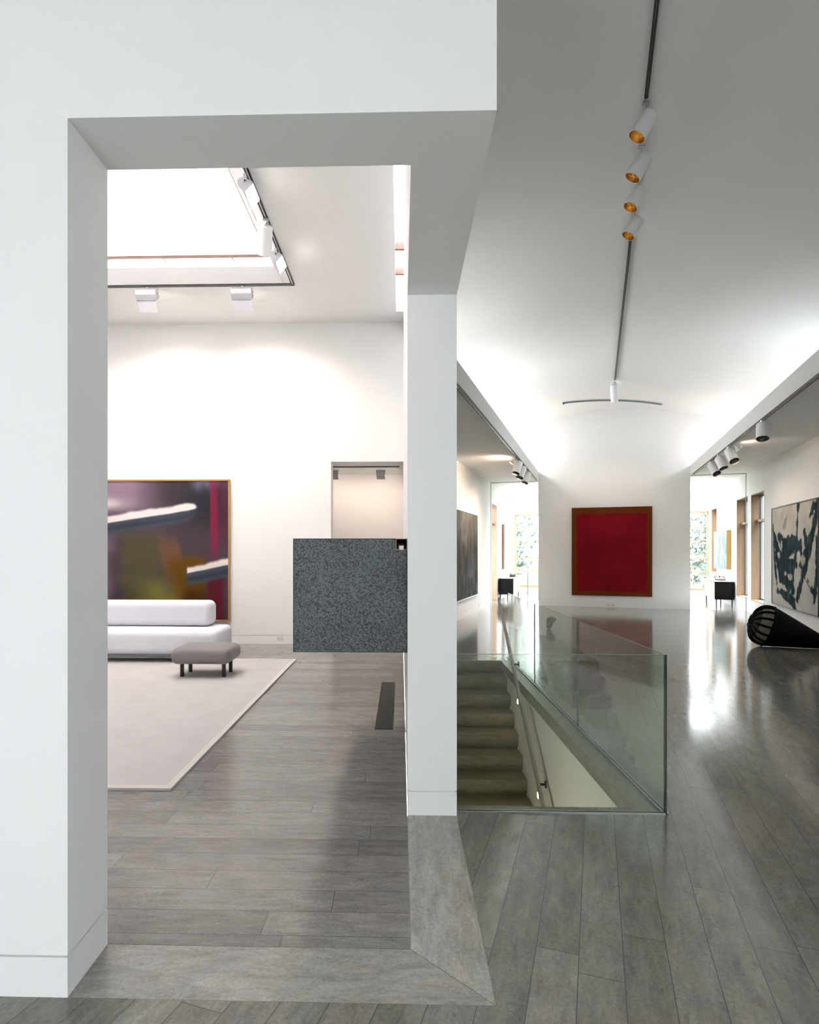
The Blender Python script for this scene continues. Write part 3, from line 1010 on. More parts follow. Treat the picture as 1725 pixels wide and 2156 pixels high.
# --- pale canvas beyond the right passage
W_, H_ = 2.05, 1.15
nx, nz = 90, 70
X, Z = np.meshgrid(np.linspace(0, 1, nx), np.linspace(0, 1, nz))
f1 = fbm(nx, nz, 18, 3); f2 = fbm(nx, nz, 4, 4)
img = np.ones((nz, nx, 3)) * np.array((.52, .56, .54)) * (.75 + .5 * f1)[..., None]
img = lerp(img, (.70, .55, .38), sm(.02, .0, np.abs(X - .62)) * .6)
img = lerp(img, (.45, .45, .55), sm(.4, 0, Z) * .4)
t = thing('pale_painting', 'pale streaked canvas with gold edge above the right sideboard', 'painting', HW(UR - .004, 22.15, 1.06), -math.pi / 2 - TH)
canvas_grid('canvas', W_, H_, .05, nx, nz, img, 'canvas', t).location = (0, -.115, 0)
MB().box(-.01, W_ + .01, -.11, 0, -.01, H_ + .01).make('gold_edge', 'gilt', t)
# --- picture seen edge on beyond the left passage
t = thing('wood_edged_painting', 'picture with pale wood edge hanging beyond the left passage', 'painting', HW(UL + .004, 20.5, 1.0), math.pi / 2 - TH)
canvas_grid('canvas', 1.5, 1.48, .03, 40, 40, np.ones((40, 40, 3)) * .75, 'canvas', t).location = (0, -.07, 0)
frame_part('frame', 1.5, 1.48, .02, -.085, 0, 'oak', t)

# ------------------------------------------------------------------ things in the side room
t = thing('sofa', 'pale lavender white backless sofa with a bolster below the big abstract', 'sofa', (-4.3, 8.85, .019))
MB().rbox(-1.72, 1.68, -.42, .48, .115, .45, .085, 6, .012).make('seat', 'sofa', t, smooth=True, angle=60)
MB().rbox(-1.72, 1.47, .00, .38, .462, .835, .10, 8).make('bolster', 'sofa', t, smooth=True, angle=60)
MB().box(-1.6, 1.56, -.33, .40, .085, .118).make('base', 'alu', t)
for sx, sy in ((-1.45, -.2), (1.4, -.2), (-1.45, .3), (1.4, .3)):
    MB().tube([(sx, sy, 0), (sx, sy, .09)], .022, 12).make('leg', 'alu', t, smooth=True)

t = thing('ottoman', 'low grey leather ottoman on four dark legs in front of the sofa', 'ottoman', (-2.495, 7.68, .019))
MB().rbox(-.37, .37, -.29, .30, .17, .37, .075, 6, .012).make('cushion', 'ottoman', t, smooth=True, angle=60)
for sx, sy in ((-.265, -.15), (.265, -.15), (-.265, .15), (.265, .15)):
    MB().tube([(sx, sy, 0), (sx, sy, .185)], .025, 14).make('leg', 'dark_metal', t, smooth=True)

t = thing('area_rug', 'light grey wool rug under the sofa and ottoman', 'rug', (-4.0, 6.4, 0))
RX1, RX0, RY0, RY1 = -1.535 + 4.0, -2.3, 3.98 - 6.4, 8.8 - 6.4
MB().rbox(RX0 + .05, RX1 - .055, RY0 + .055, RY1 - .055, .001, .018, .004, 2).make('pile', 'rug', t)
b = MB()
b.box(RX1 - .055, RX1, RY0, RY1, .001, .0185); b.box(RX0, RX1 - .055, RY0, RY0 + .055, .001, .0185)
b.box(RX0, RX1 - .055, RY1 - .055, RY1, .001, .0185); b.box(RX0, RX0 + .05, RY0 + .055, RY1 - .055, .001, .0185)
b.make('binding', 'binding', t)

# speckled metal wall piece running along the dividing wall
t = thing('metal_box_sculpture', 'speckled dark grey metal box sculpture with a square corner tube beside the pillar', 'sculpture', (WX0 - .001, 3.72, .975))
x0, x1, z1 = -.706, 0.0, .701
n = .070
BL = 4.9
b = MB()
b.prism([(x0, 0, 0), (x1, 0, 0), (x1, 0, z1 - n), (x1 - n, 0, z1 - n), (x1 - n, 0, z1), (x0, 0, z1)], (0, BL, 0))
b.make('box', 'speckle', t)
b = MB()
e = .0035
b.box(x0 - .001, x1, -.002, .004, -.001, e); b.box(x0 - .001, x0 + e, -.002, .004, 0, z1); b.box(x0, x1 - n, -.002, .004, z1 - e, z1 + .001)
b.box(x1 - e, x1, -.002, .004, 0, z1 - n)
b.make('rim', 'rimdark', t)
b = MB()
e = .003
b.box(x1 - n + .0005, x1, -.004, BL - .01, z1 - n + .0005, z1 - n + e); b.box(x1 - n + .0005, x1, -.004, BL - .01, z1 - e, z1)
b.box(x1 - n + .0005, x1 - n + e, -.004, BL - .01, z1 - n + e, z1 - e); b.box(x1 - e, x1, -.004, BL - .01, z1 - n + e, z1 - e)
b.make('square_tube', 'tube_in', t, label='open square corner tube')

t = thing('floor_grille', 'long dark bronze air grille set in the floor below the metal box', 'vent', (-.155, 6.375, 0))
gx0, gx1, gy0, gy1 = -.083, .083, -.96, .96
b = MB()
b.box(gx0, gx1, gy0, gy0 + .008, .0005, .004); b.box(gx0, gx1, gy1 - .008, gy1, .0005, .004)
b.box(gx0, gx0 + .006, gy0, gy1, .0005, .004); b.box(gx1 - .006, gx1, gy0, gy1, .0005, .004)
b.make('frame', 'grate', t)
b = MB()
for i in range(14):
    xx = gx0 + .010 + i * .0113
    b.box(xx, xx + .0055, gy0 + .008, gy1 - .008, .0005, .0035)
for j in range(1, 16):
    yy = gy0 + j * (gy1 - gy0) / 16
    b.box(gx0 + .006, gx1 - .006, yy - .003, yy + .003, .0005, .003)
b.make('grate', 'grate', t)
MB().box(gx0, gx1, gy0, gy1, .0002, .0006).make('duct', 'slot', t)


def outlet(label, loc, rz, w=.115, h=.075, two=True):
    t = thing('wall_outlet', label, 'outlet', loc, rz)
    MB().rbox(-w / 2, w / 2, -.005, 0, 0, h, .002, 2).make('plate', 'plastic', t)
    for sx in ((-w / 4, w / 4) if two else (0,)):
        b = MB()
        b.box(sx - .009, sx - .005, -.0056, -.004, h / 2 - .008, h / 2 + .010); b.box(sx + .005, sx + .009, -.0056, -.004, h / 2 - .008, h / 2 + .010)
        b.make('socket', 'slot', t)
outlet('white double outlet plate in the baseboard under the big abstract wall', (-2.08, YB - .001, .055), 0)
outlet('white outlet plate in the baseboard below the red painting', HW(.40, VE - .001, .03), -TH, .24, .07)
outlet('small white outlet plate low on the left hall wall beside the dark painting', HW(UL + .001, 16.3, .05), math.pi / 2 - TH, .07, .11, False)
outlet('white outlet plate low on the dividing wall behind the pillar', (WX0 - .001, 4.75, .18), -math.pi / 2, .07, .115, False)


# ------------------------------------------------------------------ lights: fixtures
def cyl_spot(name, label, cat, group, mount, top, mouth, r, gold=True, rim='white_metal'):
    mount, top, mouth = Vector(mount), Vector(top), Vector(mouth)
    t = thing(name, label, cat, mount, 0, group)
    d = (mouth - top); ln = d.length; d.normalize()
    q = top - mount
    b = MB()
    b.lathe([(0, 0), (0, r * .82), (r * .05, r * .93), (r * .16, r), (ln, r), (ln, r * .95), (ln * .35, r * .92)], q, d, 32)
    b.make('body', 'white_metal', t, smooth=True, angle=40)
    b = MB()
    b.lathe([(ln - .002, r * .945), (ln * .75, r * .90), (ln * .5, r * .72), (ln * .38, r * .4), (ln * .36, 0)], q, d, 32)
    b.make('reflector', 'gold' if gold else 'silver', t, smooth=True, angle=80, normals=False)
    if gold:
        MB().lathe([(ln * .42, 0), (ln * .42, r * .34), (ln * .50, r * .34), (ln * .54, 0)], q, d, 16).make('bulb', 'warmbulb', t, smooth=True)
    up = Vector((0, 0, 1)) if abs(d.z) < .95 else Vector((0, 1, 0))
    a = d.cross(up).normalized(); c = d.cross(a).normalized()
    ang = random.uniform(0.2, 0.9)
    a, c = a * math.cos(ang) + c * math.sin(ang), c * math.cos(ang) - a * math.sin(ang)
    b = MB()
    for e1, e2 in ((a, c), (c, a)):
        hw = e1 * r * .90
        th = e2 * .0022
        s0 = q + d * (ln * .86)
        b.prism([s0 - hw - th, s0 + hw - th, s0 + hw + th, s0 - hw + th], d * ln * .06)
    b.make('cross_baffle', 'gold' if gold else 'dark_metal', t)
    b = MB()
    b.tube([Vector((0, 0, .0)), Vector((0, 0, -.03)), (Vector((0, 0, -.03)) + q + d * ln * .12) / 2 + Vector((0, 0, .01)), q + d * ln * .12 * 0 + d * .004], .008, 8)
    b.box(-.03, .03, -.02, .02, -.018, .004)
    b.make('stem', 'silver', t, smooth=True)
    return t


G1 = 'white cylinder spots hanging in a row from the vault rail'
ordn = ['white cylinder spotlight with gold interior, nearest of the four on the vault rail',
        'second nearest white cylinder spotlight with gold interior on the vault rail',
        'third white cylinder spotlight with gold interior on the vault rail',
        'farthest of the four gold-lined cylinder spotlights clustered on the vault rail']
tops = [(.455, 5.794), (.451, 6.396), (.449, 6.966), (.463, 7.581)]
mths = [(.3415, 5.771), (.3385, 6.389), (.3466, 6.930), (.3527, 7.548)]
for k in range(4):
    cyl_spot('cylinder_spotlight', ordn[k], 'spotlight', G1, HW(.417, tops[k][1] - .02, 5.550), HW(*tops[k], 5.45), HW(*mths[k], 5.26), .077)
cyl_spot('cylinder_spotlight', 'long white cylinder spotlight at the far end of the vault rail by the curved track', 'spotlight', G1,
         HW(.415, 15.03, 5.535), HW(.39, 15.08, 5.50), HW(.42, 15.25, 5.13), .082, gold=False)

# the rail down the crown of the vault
t = thing('light_rail', 'long dark lighting rail along the crown of the vaulted ceiling', 'light rail', HW(.417, 9.0, 5.555), -TH)
for v0, v1 in ((-2.0, 5.74), (8.05, 15.0)):
    MB().box(-.016, -.003, v0 - 9, v1 - 9, .006, .034).make('rail', 'dark_metal', t)
    MB().box(.003, .016, v0 - 9, v1 - 9, .006, .034).make('rail', 'dark_metal', t)
b = MB()
for s in (-.012, .012):
    b.box(s - .003, s + .003, 5.74 - 9, 8.05 - 9, .012, .024)
for i in range(16):
    vv = 5.80 + i * .148
    b.box(-.012, .012, vv - 9, vv + .01 - 9, .012, .024)
b.make('ladder_rail', 'silver', t, label='bare silver middle length')
for i in range(12):
    vv = -1.5 + i * 1.45
    MB().tube([(0, vv - 9, .0), (0, vv - 9, .044)], .005, 6).make('hanger', 'silver', t)

# curved cross track near the end wall
t = thing('curved_track', 'dark curved lighting track crossing the vault near the end wall', 'light track', HW(.43, 17.02, 5.55), -TH)
pts = []
for k in range(25):
    a = k / 24
    u = -.802 + a * (1.652 + .802); v = 16.516 + a * (17.504 - 16.516)
    pts.append(Vector((u - .43, v - 17.02, vault_z(u) - .028 - 5.55)))
b = MB().tube(pts, .020, 8)
b.make('track', 'alu', t, smooth=True)
b = MB()
b.tube([pts[0] + Vector((0, 0, .02)), pts[0] + Vector((0, 0, -.035))], .018, 8)
b.make('end_cap', 'dark_metal', t)

# tracks under the fascias
def fascia_track(label, u0, v0, v1):
    t = thing('light_track', label, 'light track', HW(u0, v0, 3.66), -TH)
    s = 1 if u0 > 0 else -1
    ln = v1 - v0
    for a in (.0, .034):
        x0, x1 = sorted((s * (.006 + a), s * (.024 + a)))
        MB().box(x0, x1, 0, ln, -.022, -.001).make('channel', 'dark_metal', t)
    x0, x1 = sorted((s * .024, s * .040))
    MB().box(x0, x1, 0, ln, -.018, -.001).make('spacer', 'silver', t)
    return t
fascia_track('double dark lighting track under the left hall fascia', LIPL, 6.2, 17.9)
fascia_track('double dark lighting track under the right hall fascia', LIPR, 3.0, 17.9)
G2 = 'white cylinder spots under the hall fascias'
for k, (v, um, lab) in enumerate(((13.78, -1.69, 'white cylinder spot under left fascia, nearest of its three'), (14.60, -1.70, 'middle white cylinder spot of three under the left fascia'),
                                  (15.74, -1.71, 'white cylinder spot under left fascia, nearest the far wall'))):
    cyl_spot('track_spotlight', lab, 'spotlight', G2, HW(-1.63, v, 3.633), HW(-1.632, v, 3.59), HW(um, v - .11, 3.33), .092, gold=False)
for k, (u1, v, um, vm, lab) in enumerate(((2.455, 10.80, 2.43, 10.70, 'single white cylinder spot under right fascia nearest the viewer'),
                                         (2.455, 13.36, 2.52, 13.18, 'white cylinder spot in the right fascia cluster, nearest of its three'),
                                         (2.455, 14.36, 2.53, 14.26, 'middle white cylinder spot in the right fascia cluster of three'),
                                         (2.475, 15.40, 2.56, 15.20, 'white cylinder spot in the right fascia cluster, nearest the far wall'))):
    cyl_spot('track_spotlight', lab, 'spotlight', G2, HW(u1, v, 3.626), HW(u1, v, 3.572), HW(um, vm, 3.33), .092, gold=False)
for (u, v, s, lab) in ((-1.66, 13.35, -1, 'small bare bracket spotlight beside the left fascia cylinder spots'), (2.49, 12.95, 1, 'small bare bracket spotlight beside the right fascia cylinder spots')):
    t = thing('bracket_spotlight', lab, 'spotlight', HW(u, v, 3.64), -TH, 'bare bracket spots under the hall fascias')
    MB().lathe([(0, .02), (.03, .035), (.09, .065), (.10, .065), (.10, .055), (.05, .03)], (s * .01, 0, -.06), (s * .6, 0, -.8), 18).make('head', 'white_metal', t, smooth=True)
    b = MB().tube([(0, 0, 0), (0, 0, -.04), (s * .03, 0, -.08)], .007, 8)
    b.make('stem', 'silver', t, smooth=True)
    b = MB().tube([(s * .05, -.09, -.10), (s * .10, -.02, -.06), (s * .14, .05, -.06)], .005, 6)
    b.make('yoke', 'silver', t, smooth=True)


# wall washers: proto runs along local x and throws light toward local +y
def wall_washer(label, loc, rz, group):
    t = thing('wall_washer', label, 'spotlight', loc, rz, group)
    Lh = .15
    prof = [(-.085, -.085), (-.06, -.06), (-.02, -.05), (.075, -.10), (.082, -.112), (-.005, -.205), (-.02, -.205), (-.075, -.14)]
    MB().prism([(-Lh, y, z) for y, z in prof], (2 * Lh, 0, 0)).make('housing', 'washer', t)
    a, c = Vector((0, .076, -.120)), Vector((0, .002, -.199))
    n = Vector((0, .079, -.074)).normalized() * .004
    MB().prism([a + n + Vector((-Lh + .012, 0, 0)), c + n + Vector((-Lh + .012, 0, 0)), c + Vector((-Lh + .012, 0, 0)), a + Vector((-Lh + .012, 0, 0))], (2 * Lh - .024, 0, 0)).make('lens', 'lens', t)
    p = Vector((0, -.008, -.206))
    e = Vector((0, .055, -.15))
    w = Vector((0, .004, .002))
    MB().prism([p + Vector((-Lh, 0, 0)), p + w + Vector((-Lh, 0, 0)), p + e + w + Vector((-Lh + .02, 0, 0)), p + e + Vector((-Lh + .02, 0, 0))], (2 * Lh - .02, 0, 0)).make('flap', 'washer', t)
    b = MB()
    for sx in (-Lh - .006, Lh + .001):
        b.box(sx, sx + .005, -.02, .012, -.11, -.02)
    b.box(-Lh - .006, Lh + .006, -.012, .004, -.026, -.02)
    b.tube([(0, 0, -.024), (0, 0, .002)], .012, 10)
    b.make('yoke', 'washer', t)
    for sx in (-Lh - .011, Lh + .006):
        MB().tube([(sx, -.004, -.092), (sx + .005, -.004, -.092)], .009, 10).make('knob', 'dark_metal', t)
    return t


G3 = 'wall washers on the tracks round the skylight'
ww = wall_washer('boxy white wall washer on the far skylight track, above the framed abstract', (-3.745, 8.80, 5.49), 0, G3)
dup(ww, (-2.335, 8.80, 5.49), 0, 'boxy white wall washer on the far skylight track, nearest the track corner')
dup(ww, (-1.60, 6.30, 5.49), -math.pi / 2, 'lit boxy wall washer on the side skylight track, nearest the big opening')
dup(ww, (-1.60, 7.82, 5.49), -math.pi / 2, 'lit boxy wall washer on the side skylight track, by the cylinder spot')
w2 = dup(ww, (-.385, 11.30, 3.145), 0, 'small wall washer in the middle of the track beyond the doorway')
w2['group'] = 'wall washers beyond the doorway'; w2.scale = (.56, .56, .56)
w2 = dup(ww, (-1.265, 11.30, 3.145), 0, 'small wall washer half hidden by the doorway edge beyond the back wall')
w2['group'] = 'wall washers beyond the doorway'; w2.scale = (.56, .56, .56)
cyl_spot('track_spotlight', 'white cylinder spot between the two lit wall washers beside the skylight', 'spotlight', None,
         (-1.585, 7.02, 5.485), (-1.60, 7.06, 5.43), (-1.66, 7.26, 5.19), .088, gold=False)

def room_track(label, loc, rz, ln, z=-.016):
    t = thing('light_track', label, 'light track', loc, rz)
    for a in (-.024, .008):
        MB().box(0, ln, a, a + .018, z, -.0005).make('channel', 'dark_metal', t)
    MB().box(0, ln, -.006, .008, z + .004, -.0005).make('spacer', 'white_metal', t)
    return t
room_track('double dark lighting track along the side edge of the skylight', (-1.585, 4.1, CZ), math.pi / 2, 4.70)
room_track('dark lighting track along the far edge of the skylight', (-5.6, 8.80, CZ), 0, 4.03)
room_track('thin dark lighting track beyond the doorway in the back wall', (-1.9, 11.20, 3.17), 0, 1.87)

# ------------------------------------------------------------------ hall sculptures and furniture
# black cone lying on the floor, ribbed open end to the left
bc = Vector((6.145, 10.27, .338))          # centre of the cone's wide end
tip = Vector((7.05, 9.95, .046))
ax = (tip - bc).normalized()
t = thing('cone_sculpture', 'black cone-shaped sculpture with ribbed cage end lying on the hall floor', 'sculpture', (6.3, 10.27, 0))
lb = bc - Vector((6.3, 10.27, 0))
R0 = .335
cl = (tip - bc).length
b = MB()
b.lathe([(.0, R0 * .93), (.0, R0), (.04, R0 * .99), (cl * .98, R0 * .15), (cl, R0 * .12), (cl, 0)], lb, ax, 48)
b.make('cone', 'tar', t, smooth=True, angle=50)
DP = .26
prof = [(a, R0 * math.sqrt(max(0, 1 - (a / DP) ** 3.0)) ** .9) for a in np.linspace(0, DP * .985, 12)]
def cap_r(a):
    return R0 * math.sqrt(max(0, 1 - (a / DP) ** 3.0)) ** .9
b = MB()
b.lathe([(-a, max(cap_r(a) * .955, .05)) for a in np.linspace(.175, DP * .985, 9)], lb, ax, 48)
b.make('mesh_end', 'mesh_dark', t, smooth=True, angle=60)
b = MB()
b.lathe([(-a, cap_r(a) * .93) for a in np.linspace(.0, .18, 6)], lb, ax, 48)
b.make('mesh_lining', 'mesh_olive', t, smooth=True, angle=60)
up = Vector((0, 0, 1)); a_ = ax.cross(up).normalized(); b_ = ax.cross(a_).normalized()
NR = 15
for k in range(NR):
    an = 2 * math.pi * k / NR
    dr = a_ * math.cos(an) + b_ * math.sin(an)
    pts = [lb - ax * a + dr * r * .985 for a, r in prof]
    MB().tube(pts, .021, 6).make('rib', 'tar', t, smooth=True)
ring = [lb - ax * DP * .985 + (a_ * math.cos(2 * math.pi * k / 24) + b_ * math.sin(2 * math.pi * k / 24)) * max(prof[-1][1], .10) for k in range(24)]
MB().tube(ring, .03, 8, closed=True).make('end_ring', 'tar', t, smooth=True)
ring = [lb + (a_ * math.cos(2 * math.pi * k / 48) + b_ * math.sin(2 * math.pi * k / 48)) * R0 * .985 for k in range(48)]
MB().tube(ring, .022, 8, closed=True).make('base_ring', 'tar', t, smooth=True)

# small lumpy sculpture beyond the balustrade
b = bmesh.new()
bmesh.ops.create_icosphere(b, subdivisions=4, radius=1.0)
for v in b.verts:
    p = v.co.copy()
    r = 1 + .28 * math.sin(3.1 * p.x + 1.2) * math.cos(2.3 * p.z + .6) + .20 * math.sin(4.2 * p.z + p.y * 2) + .12 * math.sin(5 * p.y)
    v.co = Vector((p.x * .085 * r + .03 * math.sin(p.z * 2.2), p.y * .075 * r, .135 + p.z * .135 * (1 + .12 * (r - 1))))
zmin = min(v.co.z for v in b.verts)
for v in b.verts:
    v.co.z -= zmin - .001
q = MB(); q.bm.free(); q.bm = b
o = q.make('stone_sculpture', 'bronze', smooth=True, angle=80, loc=(3.06, 12.45, 0))
tag(o, 'small lumpy grey-green sculpture on the floor behind the glass balustrade', 'sculpture')


def sideboard(label, u, v, w, ln):
    t = thing('sideboard', label, 'sideboard', HW(u, v, 0), -TH)
    MB().box(0, w, 0, .03, .20, .715).make('end_panel', 'black', t, label='black end panel')
    MB().box(.012, w - .012, .03, ln - .03, .21, .235).make('bottom_shelf', 'laminate', t)
    MB().box(.012, w - .012, .03, ln - .03, .235, .70).make('case', 'oakpale', t)
    MB().box(0, w, ln - .03, ln, .20, .715).make('end_panel', 'black', t, label='black end panel')
    MB().rbox(-.012, w + .012, -.012, ln + .012, .715, .742, .004, 2).make('top', 'laminate', t)
    for k, xx in ((0, -.004), (1, w - .014)):
        for j in range(3):
            a = .04 + j * (ln - .08) / 3
            MB().box(xx, xx + .018, a + .004, a + (ln - .08) / 3 - .004, .24, .70).make('door', 'oakpale', t)
    for sx in (.03, w - .06):
        for sy in (.03, ln - .06):
            MB().box(sx, sx + .03, sy, sy + .03, 0, .21).make('leg', 'dark_metal', t)
    return t
sideboard('black-ended sideboard with white top in the right passage', 3.235, 19.52, .49, 1.75)
sideboard('black-ended sideboard with white top in the left passage', -2.955, 19.55, .46, 1.75)
# picture frame leaning on the right sideboard
t = thing('tabletop_frame', 'small dark picture frame leaning on the right sideboard', 'picture frame', HW(3.42, 19.78, .762), -TH)
q = Matrix.Rotation(math.radians(-62), 4, 'X')
b = MB(); b.box(-.12, .12, -.006, .006, 0, .20); b.xform(lambda p: q @ p)
b.make('picture', 'photo', t)
b = MB()
for a in ((-.132, -.118, -.010, .010, -.012, .212), (.118, .132, -.010, .010, -.012, .212), (-.132, .132, -.010, .010, -.014, 0), (-.132, .132, -.010, .010, .20, .214)):
    b.box(*a)
b.xform(lambda p: q @ p)
for v in b.bm.verts:
    v.co.z += 0.0
b.make('frame', 'black', t)
b = MB().box(-.01, .01, .10, .14, -.002, .10)
b.make('stand', 'black', t)
# telephone on the left sideboard
t = thing('telephone', 'black desk telephone on the left sideboard', 'telephone', HW(-2.60, 20.2, .743), -TH)
MB().prism([(-.09, -.10, 0), (.09, -.10, 0), (.09, -.10, .03), (-.09, -.10, .03)], (0, .001, 0)).make('front', 'black', t)
b = MB()
b.prism([(-.09, -.10, 0), (-.09, .10, 0), (-.09, .10, .085), (-.09, -.10, .03)], (.18, 0, 0))
b.make('body', 'black', t)
b = MB()
b.tube([(-.06, -.09, .075), (-.06, -.05, .095), (-.06, .05, .125), (-.06, .10, .12)], [.022, .014, .014, .022], 10)
b.make('handset', 'black', t, smooth=True)
# slim post
t = thing('slim_post', 'slim grey metal post standing in front of the left end window', 'post', HW(-2.42, 23.2, 0), -TH)
MB().tube([(0, 0, .012), (0, 0, .84)], .022, 12).make('pole', 'alu', t, smooth=True)
MB().lathe([(0, 0), (0, .10), (.012, .10), (.012, 0)], (0, 0, 0), (0, 0, 1), 20).make('foot', 'alu', t)

# ------------------------------------------------------------------ outdoors
b = MB()
b.box(-60, 60, VB + .25, 110, -.3, -.15)
b.box(UR + .28, 60, -20, VB + .25, -.3, -.15)
b.box(-60, UL - .26, 18.0, VB + .25, -.3, -.15)
b.make('ground', 'lawn', kind=ST, rz=-TH)


def tree(label, u, v, hgt, cr, seed, n=1500, big=1.0):
    rd = random.Random(seed)
    t = thing('garden_tree', label, 'tree', HW(u, v, -.15), 0, 'garden trees outside the windows')
    b = MB()
    b.tube([(0, 0, 0), (.05, 0, hgt * .3), (-.05, .05, hgt * .6), (0, 0, hgt * .9)], [.16, .13, .09, .03], 9)
    for k in range(9):
        a = rd.uniform(0, 6.28); h0 = hgt * rd.uniform(.3, .7)
        e = Vector((math.cos(a) * cr * .75, math.sin(a) * cr * .75, h0 + cr * rd.uniform(.3, .7)))
        b.tube([(0, 0, h0), Vector((e.x * .45, e.y * .45, h0 + (e.z - h0) * .6)), e], [.06, .04, .012], 6)
    b.make('trunk', 'bark', t, smooth=True)
    b = MB()
    for k in range(n):
        d = Vector((rd.gauss(0, 1), rd.gauss(0, 1), rd.gauss(0, .9))).normalized() * cr * (rd.random() ** .45)
        c = Vector((0, 0, hgt * .68)) + d
        s = rd.uniform(.05, .11) * big
        x = Vector((rd.gauss(0, 1), rd.gauss(0, 1), rd.gauss(0, 1))).normalized()
        y = x.orthogonal().normalized()
        b.poly([c - x * s, c + y * s * .5, c + x * s, c - y * s * .5])
    b.make('foliage', 'leaf', t, kind='stuff', normals=False)
    return t
tree('round leafy tree outside the end window seen through the right passage', 5.4, 29.0, 3.5, 2.5, 1, 3600, 1.7)
tree('tall leafy tree outside the end window behind the wall with the red painting', 0.2, 33.0, 4.6, 2.7, 2, 3600, 1.9)
tree('leafy tree outside the end window seen through the left passage', -4.9, 28.6, 3.4, 2.4, 3, 3600, 1.7)
tree('dense dark tree close outside the oak-lined window nearest the black and white canvas', 6.9, 15.3, 5.4, 2.2, 4, 3000, 1.8)
tree('dense dark tree close outside the oak-lined window beyond the right passage', 7.1, 20.6, 5.2, 2.2, 5, 3000, 1.8)

# ------------------------------------------------------------------ light
sc = bpy.context.scene
w = bpy.data.worlds.new('sky'); sc.world = w; w.use_nodes = True
bg = w.node_tree.nodes['Background']
bg.inputs[0].default_value = (0.905, 0.94, 0.985, 1)
bg.inputs[1].default_value = 9.0


def portal(loc, x_dir, n_dir, sx, sy):
    """sampling guide for the daylight through one opening; it gives off nothing itself"""
    ld = bpy.data.lights.new('portal', 'AREA'); ld.shape = 'RECTANGLE'; ld.size = sx; ld.size_y = sy
    ld.cycles.is_portal = True
    o = bpy.data.objects.new('portal', ld); col.objects.link(o)
    x = Vector(x_dir).normalized(); z = -Vector(n_dir).normalized(); y = z.cross(x).normalized()
    o.matrix_world = Matrix.Translation(loc) @ Matrix((x, y, z)).transposed().to_4x4()


hx, hy = Vector((C_, -S_, 0)), Vector((S_, C_, 0))
portal(((SK[0] + SK[1]) / 2, (SK[2] + SK[3]) / 2, 6.34), (1, 0, 0), (0, 0, -1), SK[1] - SK[0] + .4, SK[3] - SK[2] + .4)
portal(((SL[0] + SL[1]) / 2, (SL[2] + SL[3]) / 2, 5.72), (1, 0, 0), (0, 0, -1), .3, 6.6)
portal(((RW[0] + RW[1]) / 2, YR - .24, (RW[2] + RW[3]) / 2), (1, 0, 0), (0, 1, 0), RW[1] - RW[0], RW[3] - RW[2])
portal(HW((BS[0] + BS[1]) / 2, (BS[2] + BS[3]) / 2, 3.93), hx, (0, 0, -1), BS[1] - BS[0], BS[3] - BS[2])
portal(HW((WE[0] + WE[1]) / 2, VB + .2, (WE[2] + WE[3]) / 2), hx, -hy, WE[1] - WE[0], WE[3] - WE[2])
for v0, v1, z0, z1 in wr:
    portal(HW(UR + .275, (v0 + v1) / 2, (z0 + z1) / 2), hy, -hx, v1 - v0, z1 - z0)
for v0, v1, z0, z1 in wl:
    portal(HW(UL - .255, (v0 + v1) / 2, (z0 + z1) / 2), hy, hx, v1 - v0, z1 - z0)


def spot(name, loc, target, power, angle, c=(1, .86, .70), r=.04, blend=.6):
    ld = bpy.data.lights.new(name, 'SPOT'); ld.energy = power; ld.color = c
    ld.spot_size = math.radians(angle); ld.spot_blend = blend; ld.shadow_soft_size = r
    o = bpy.data.objects.new(name, ld); col.objects.link(o)
    o.location = loc
    o.rotation_euler = (Vector(target) - Vector(loc)).to_track_quat('-Z', 'Y').to_euler()


PW = 1.0


def vault_fill(u, v, power):
    # unseen fill lights added above the low aisle ceilings to brighten the vault
    ld = bpy.data.lights.new('vault_fill_light', 'POINT'); ld.energy = power; ld.color = (1, .965, .93); ld.shadow_soft_size = .09
    o = bpy.data.objects.new('vault_fill_light', ld); col.objects.link(o); o.location = HW(u, v, 4.19)


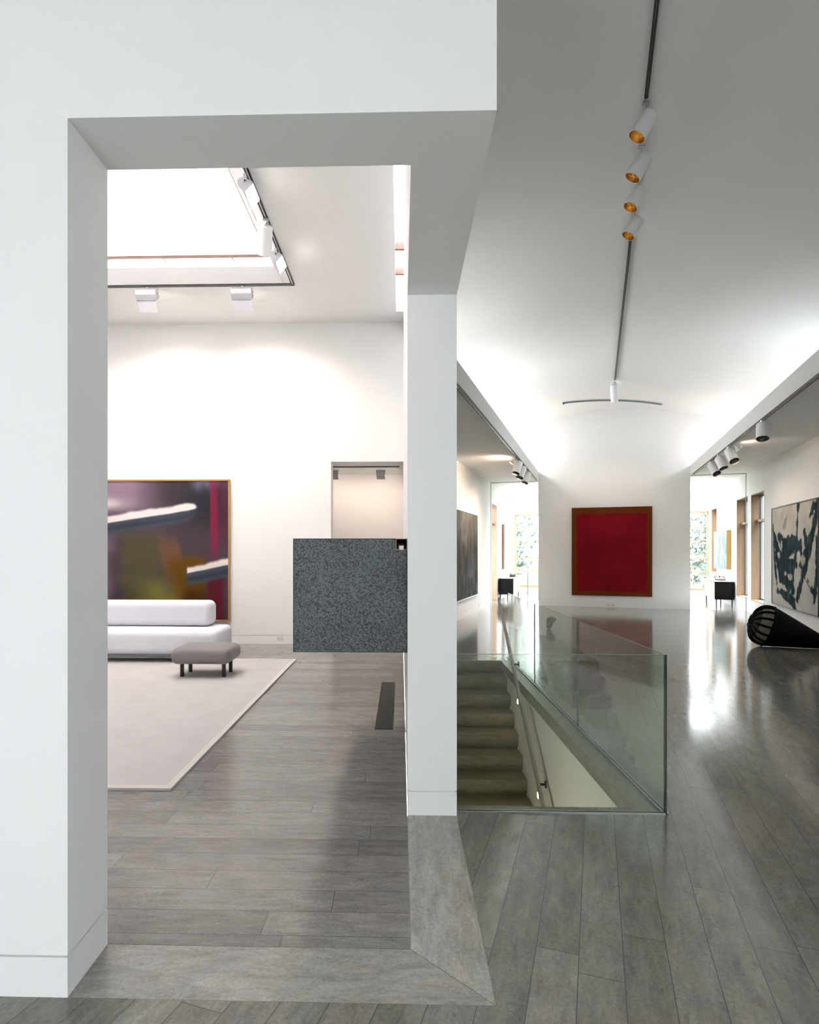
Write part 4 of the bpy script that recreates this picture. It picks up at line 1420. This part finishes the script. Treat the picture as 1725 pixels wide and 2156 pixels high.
for v, pw in ((7.6, 9), (9.4, 13), (11.2, 14), (13.0, 14), (15.0, 16), (16.6, 20), (17.6, 24)):
    vault_fill(-2.02, v, pw * .42)
for v, pw in ((14.4, 8), (16.2, 11), (17.5, 17)):
    vault_fill(2.9, v, pw * .36)
spot('washer_lamp', (-3.745, 8.92, 5.28), (-3.8, YB, 2.2), 55 * PW, 125)
spot('washer_lamp', (-2.335, 8.92, 5.28), (-2.2, YB, 2.4), 55 * PW, 125)
spot('washer_lamp', (-.385, 11.42, 2.93), (-.4, 12.4, 1.6), 10 * PW, 160, (1, .80, .66))
spot('washer_lamp', (-1.33, 11.42, 2.93), (-1.5, 12.4, 1.6), 10 * PW, 160, (1, .80, .66))
spot('track_lamp', HW(.43, 15.28, 5.10), HW(.41, VE, 1.4), 32 * PW, 75, (1, .70, .5))
for uu, vv, tu, tv, pw in ((-1.70, 13.70, UL, 12.9, 30), (-1.70, 14.48, UL, 14.3, 60), (-1.71, 15.62, UL, 15.8, 60), (2.54, 13.17, UR, 13.4, 10), (2.55, 14.24, UR, 14.3, 10), (2.56, 15.18, UR, 15.0, 10)):
    spot('track_lamp', HW(uu, vv, 3.31), HW(tu, tv, .9), pw * PW, 140, (1, .74, .53), .08, 1.0)
spot('bracket_lamp', HW(-1.74, 13.35, 3.52), HW(-2.6, 13.6, 4.2), 45, 160, (1, .76, .58), .05, 1.0)
spot('bracket_lamp', HW(2.58, 12.95, 3.52), HW(3.3, 13.2, 4.2), 6, 150, (1, .76, .58), .05, 1.0)
for yy, zz in ((7.785, -.334), (6.642, -1.076)):
    spot('step_lamp', (WRX - .02, yy, zz), (.6, yy - .2, zz - .6), 1.2, 150, (1, .75, .42), .03)

spot('stair_fill', (.42, 4.6, -1.9), (1.5, 5.2, -.9), 34, 140, (1, .93, .82), .12, 1.0)  # unseen fill light added low in the stairwell to brighten its wall

# ------------------------------------------------------------------ camera
cam = bpy.data.cameras.new('camera')
co = bpy.data.objects.new('camera', cam); col.objects.link(co)
co.location = (0, 0, EYE)
co.rotation_euler = (math.radians(90), 0, math.radians(1.49))
cam.sensor_fit = 'VERTICAL'
cam.sensor_height = 36.0
cam.lens = 36.0 * 1270 / 2156
cam.shift_x = (862.5 - 812) / 2156
cam.shift_y = (1160 - 1078) / 2156
cam.clip_start = .05; cam.clip_end = 400
sc.camera = co

sc.view_settings.view_transform = 'Standard'
sc.view_settings.look = 'None'
sc.view_settings.gamma = 1
sc.view_settings.use_curve_mapping = False
sc.view_settings.exposure = 1.2
cy = sc.cycles
cy.use_denoising = True
cy.adaptive_threshold = 0.015
cy.max_bounces = 8
cy.diffuse_bounces = 5
cy.glossy_bounces = 4
cy.transparent_max_bounces = 14
cy.sample_clamp_indirect = 12
cy.caustics_reflective = False
cy.caustics_refractive = False
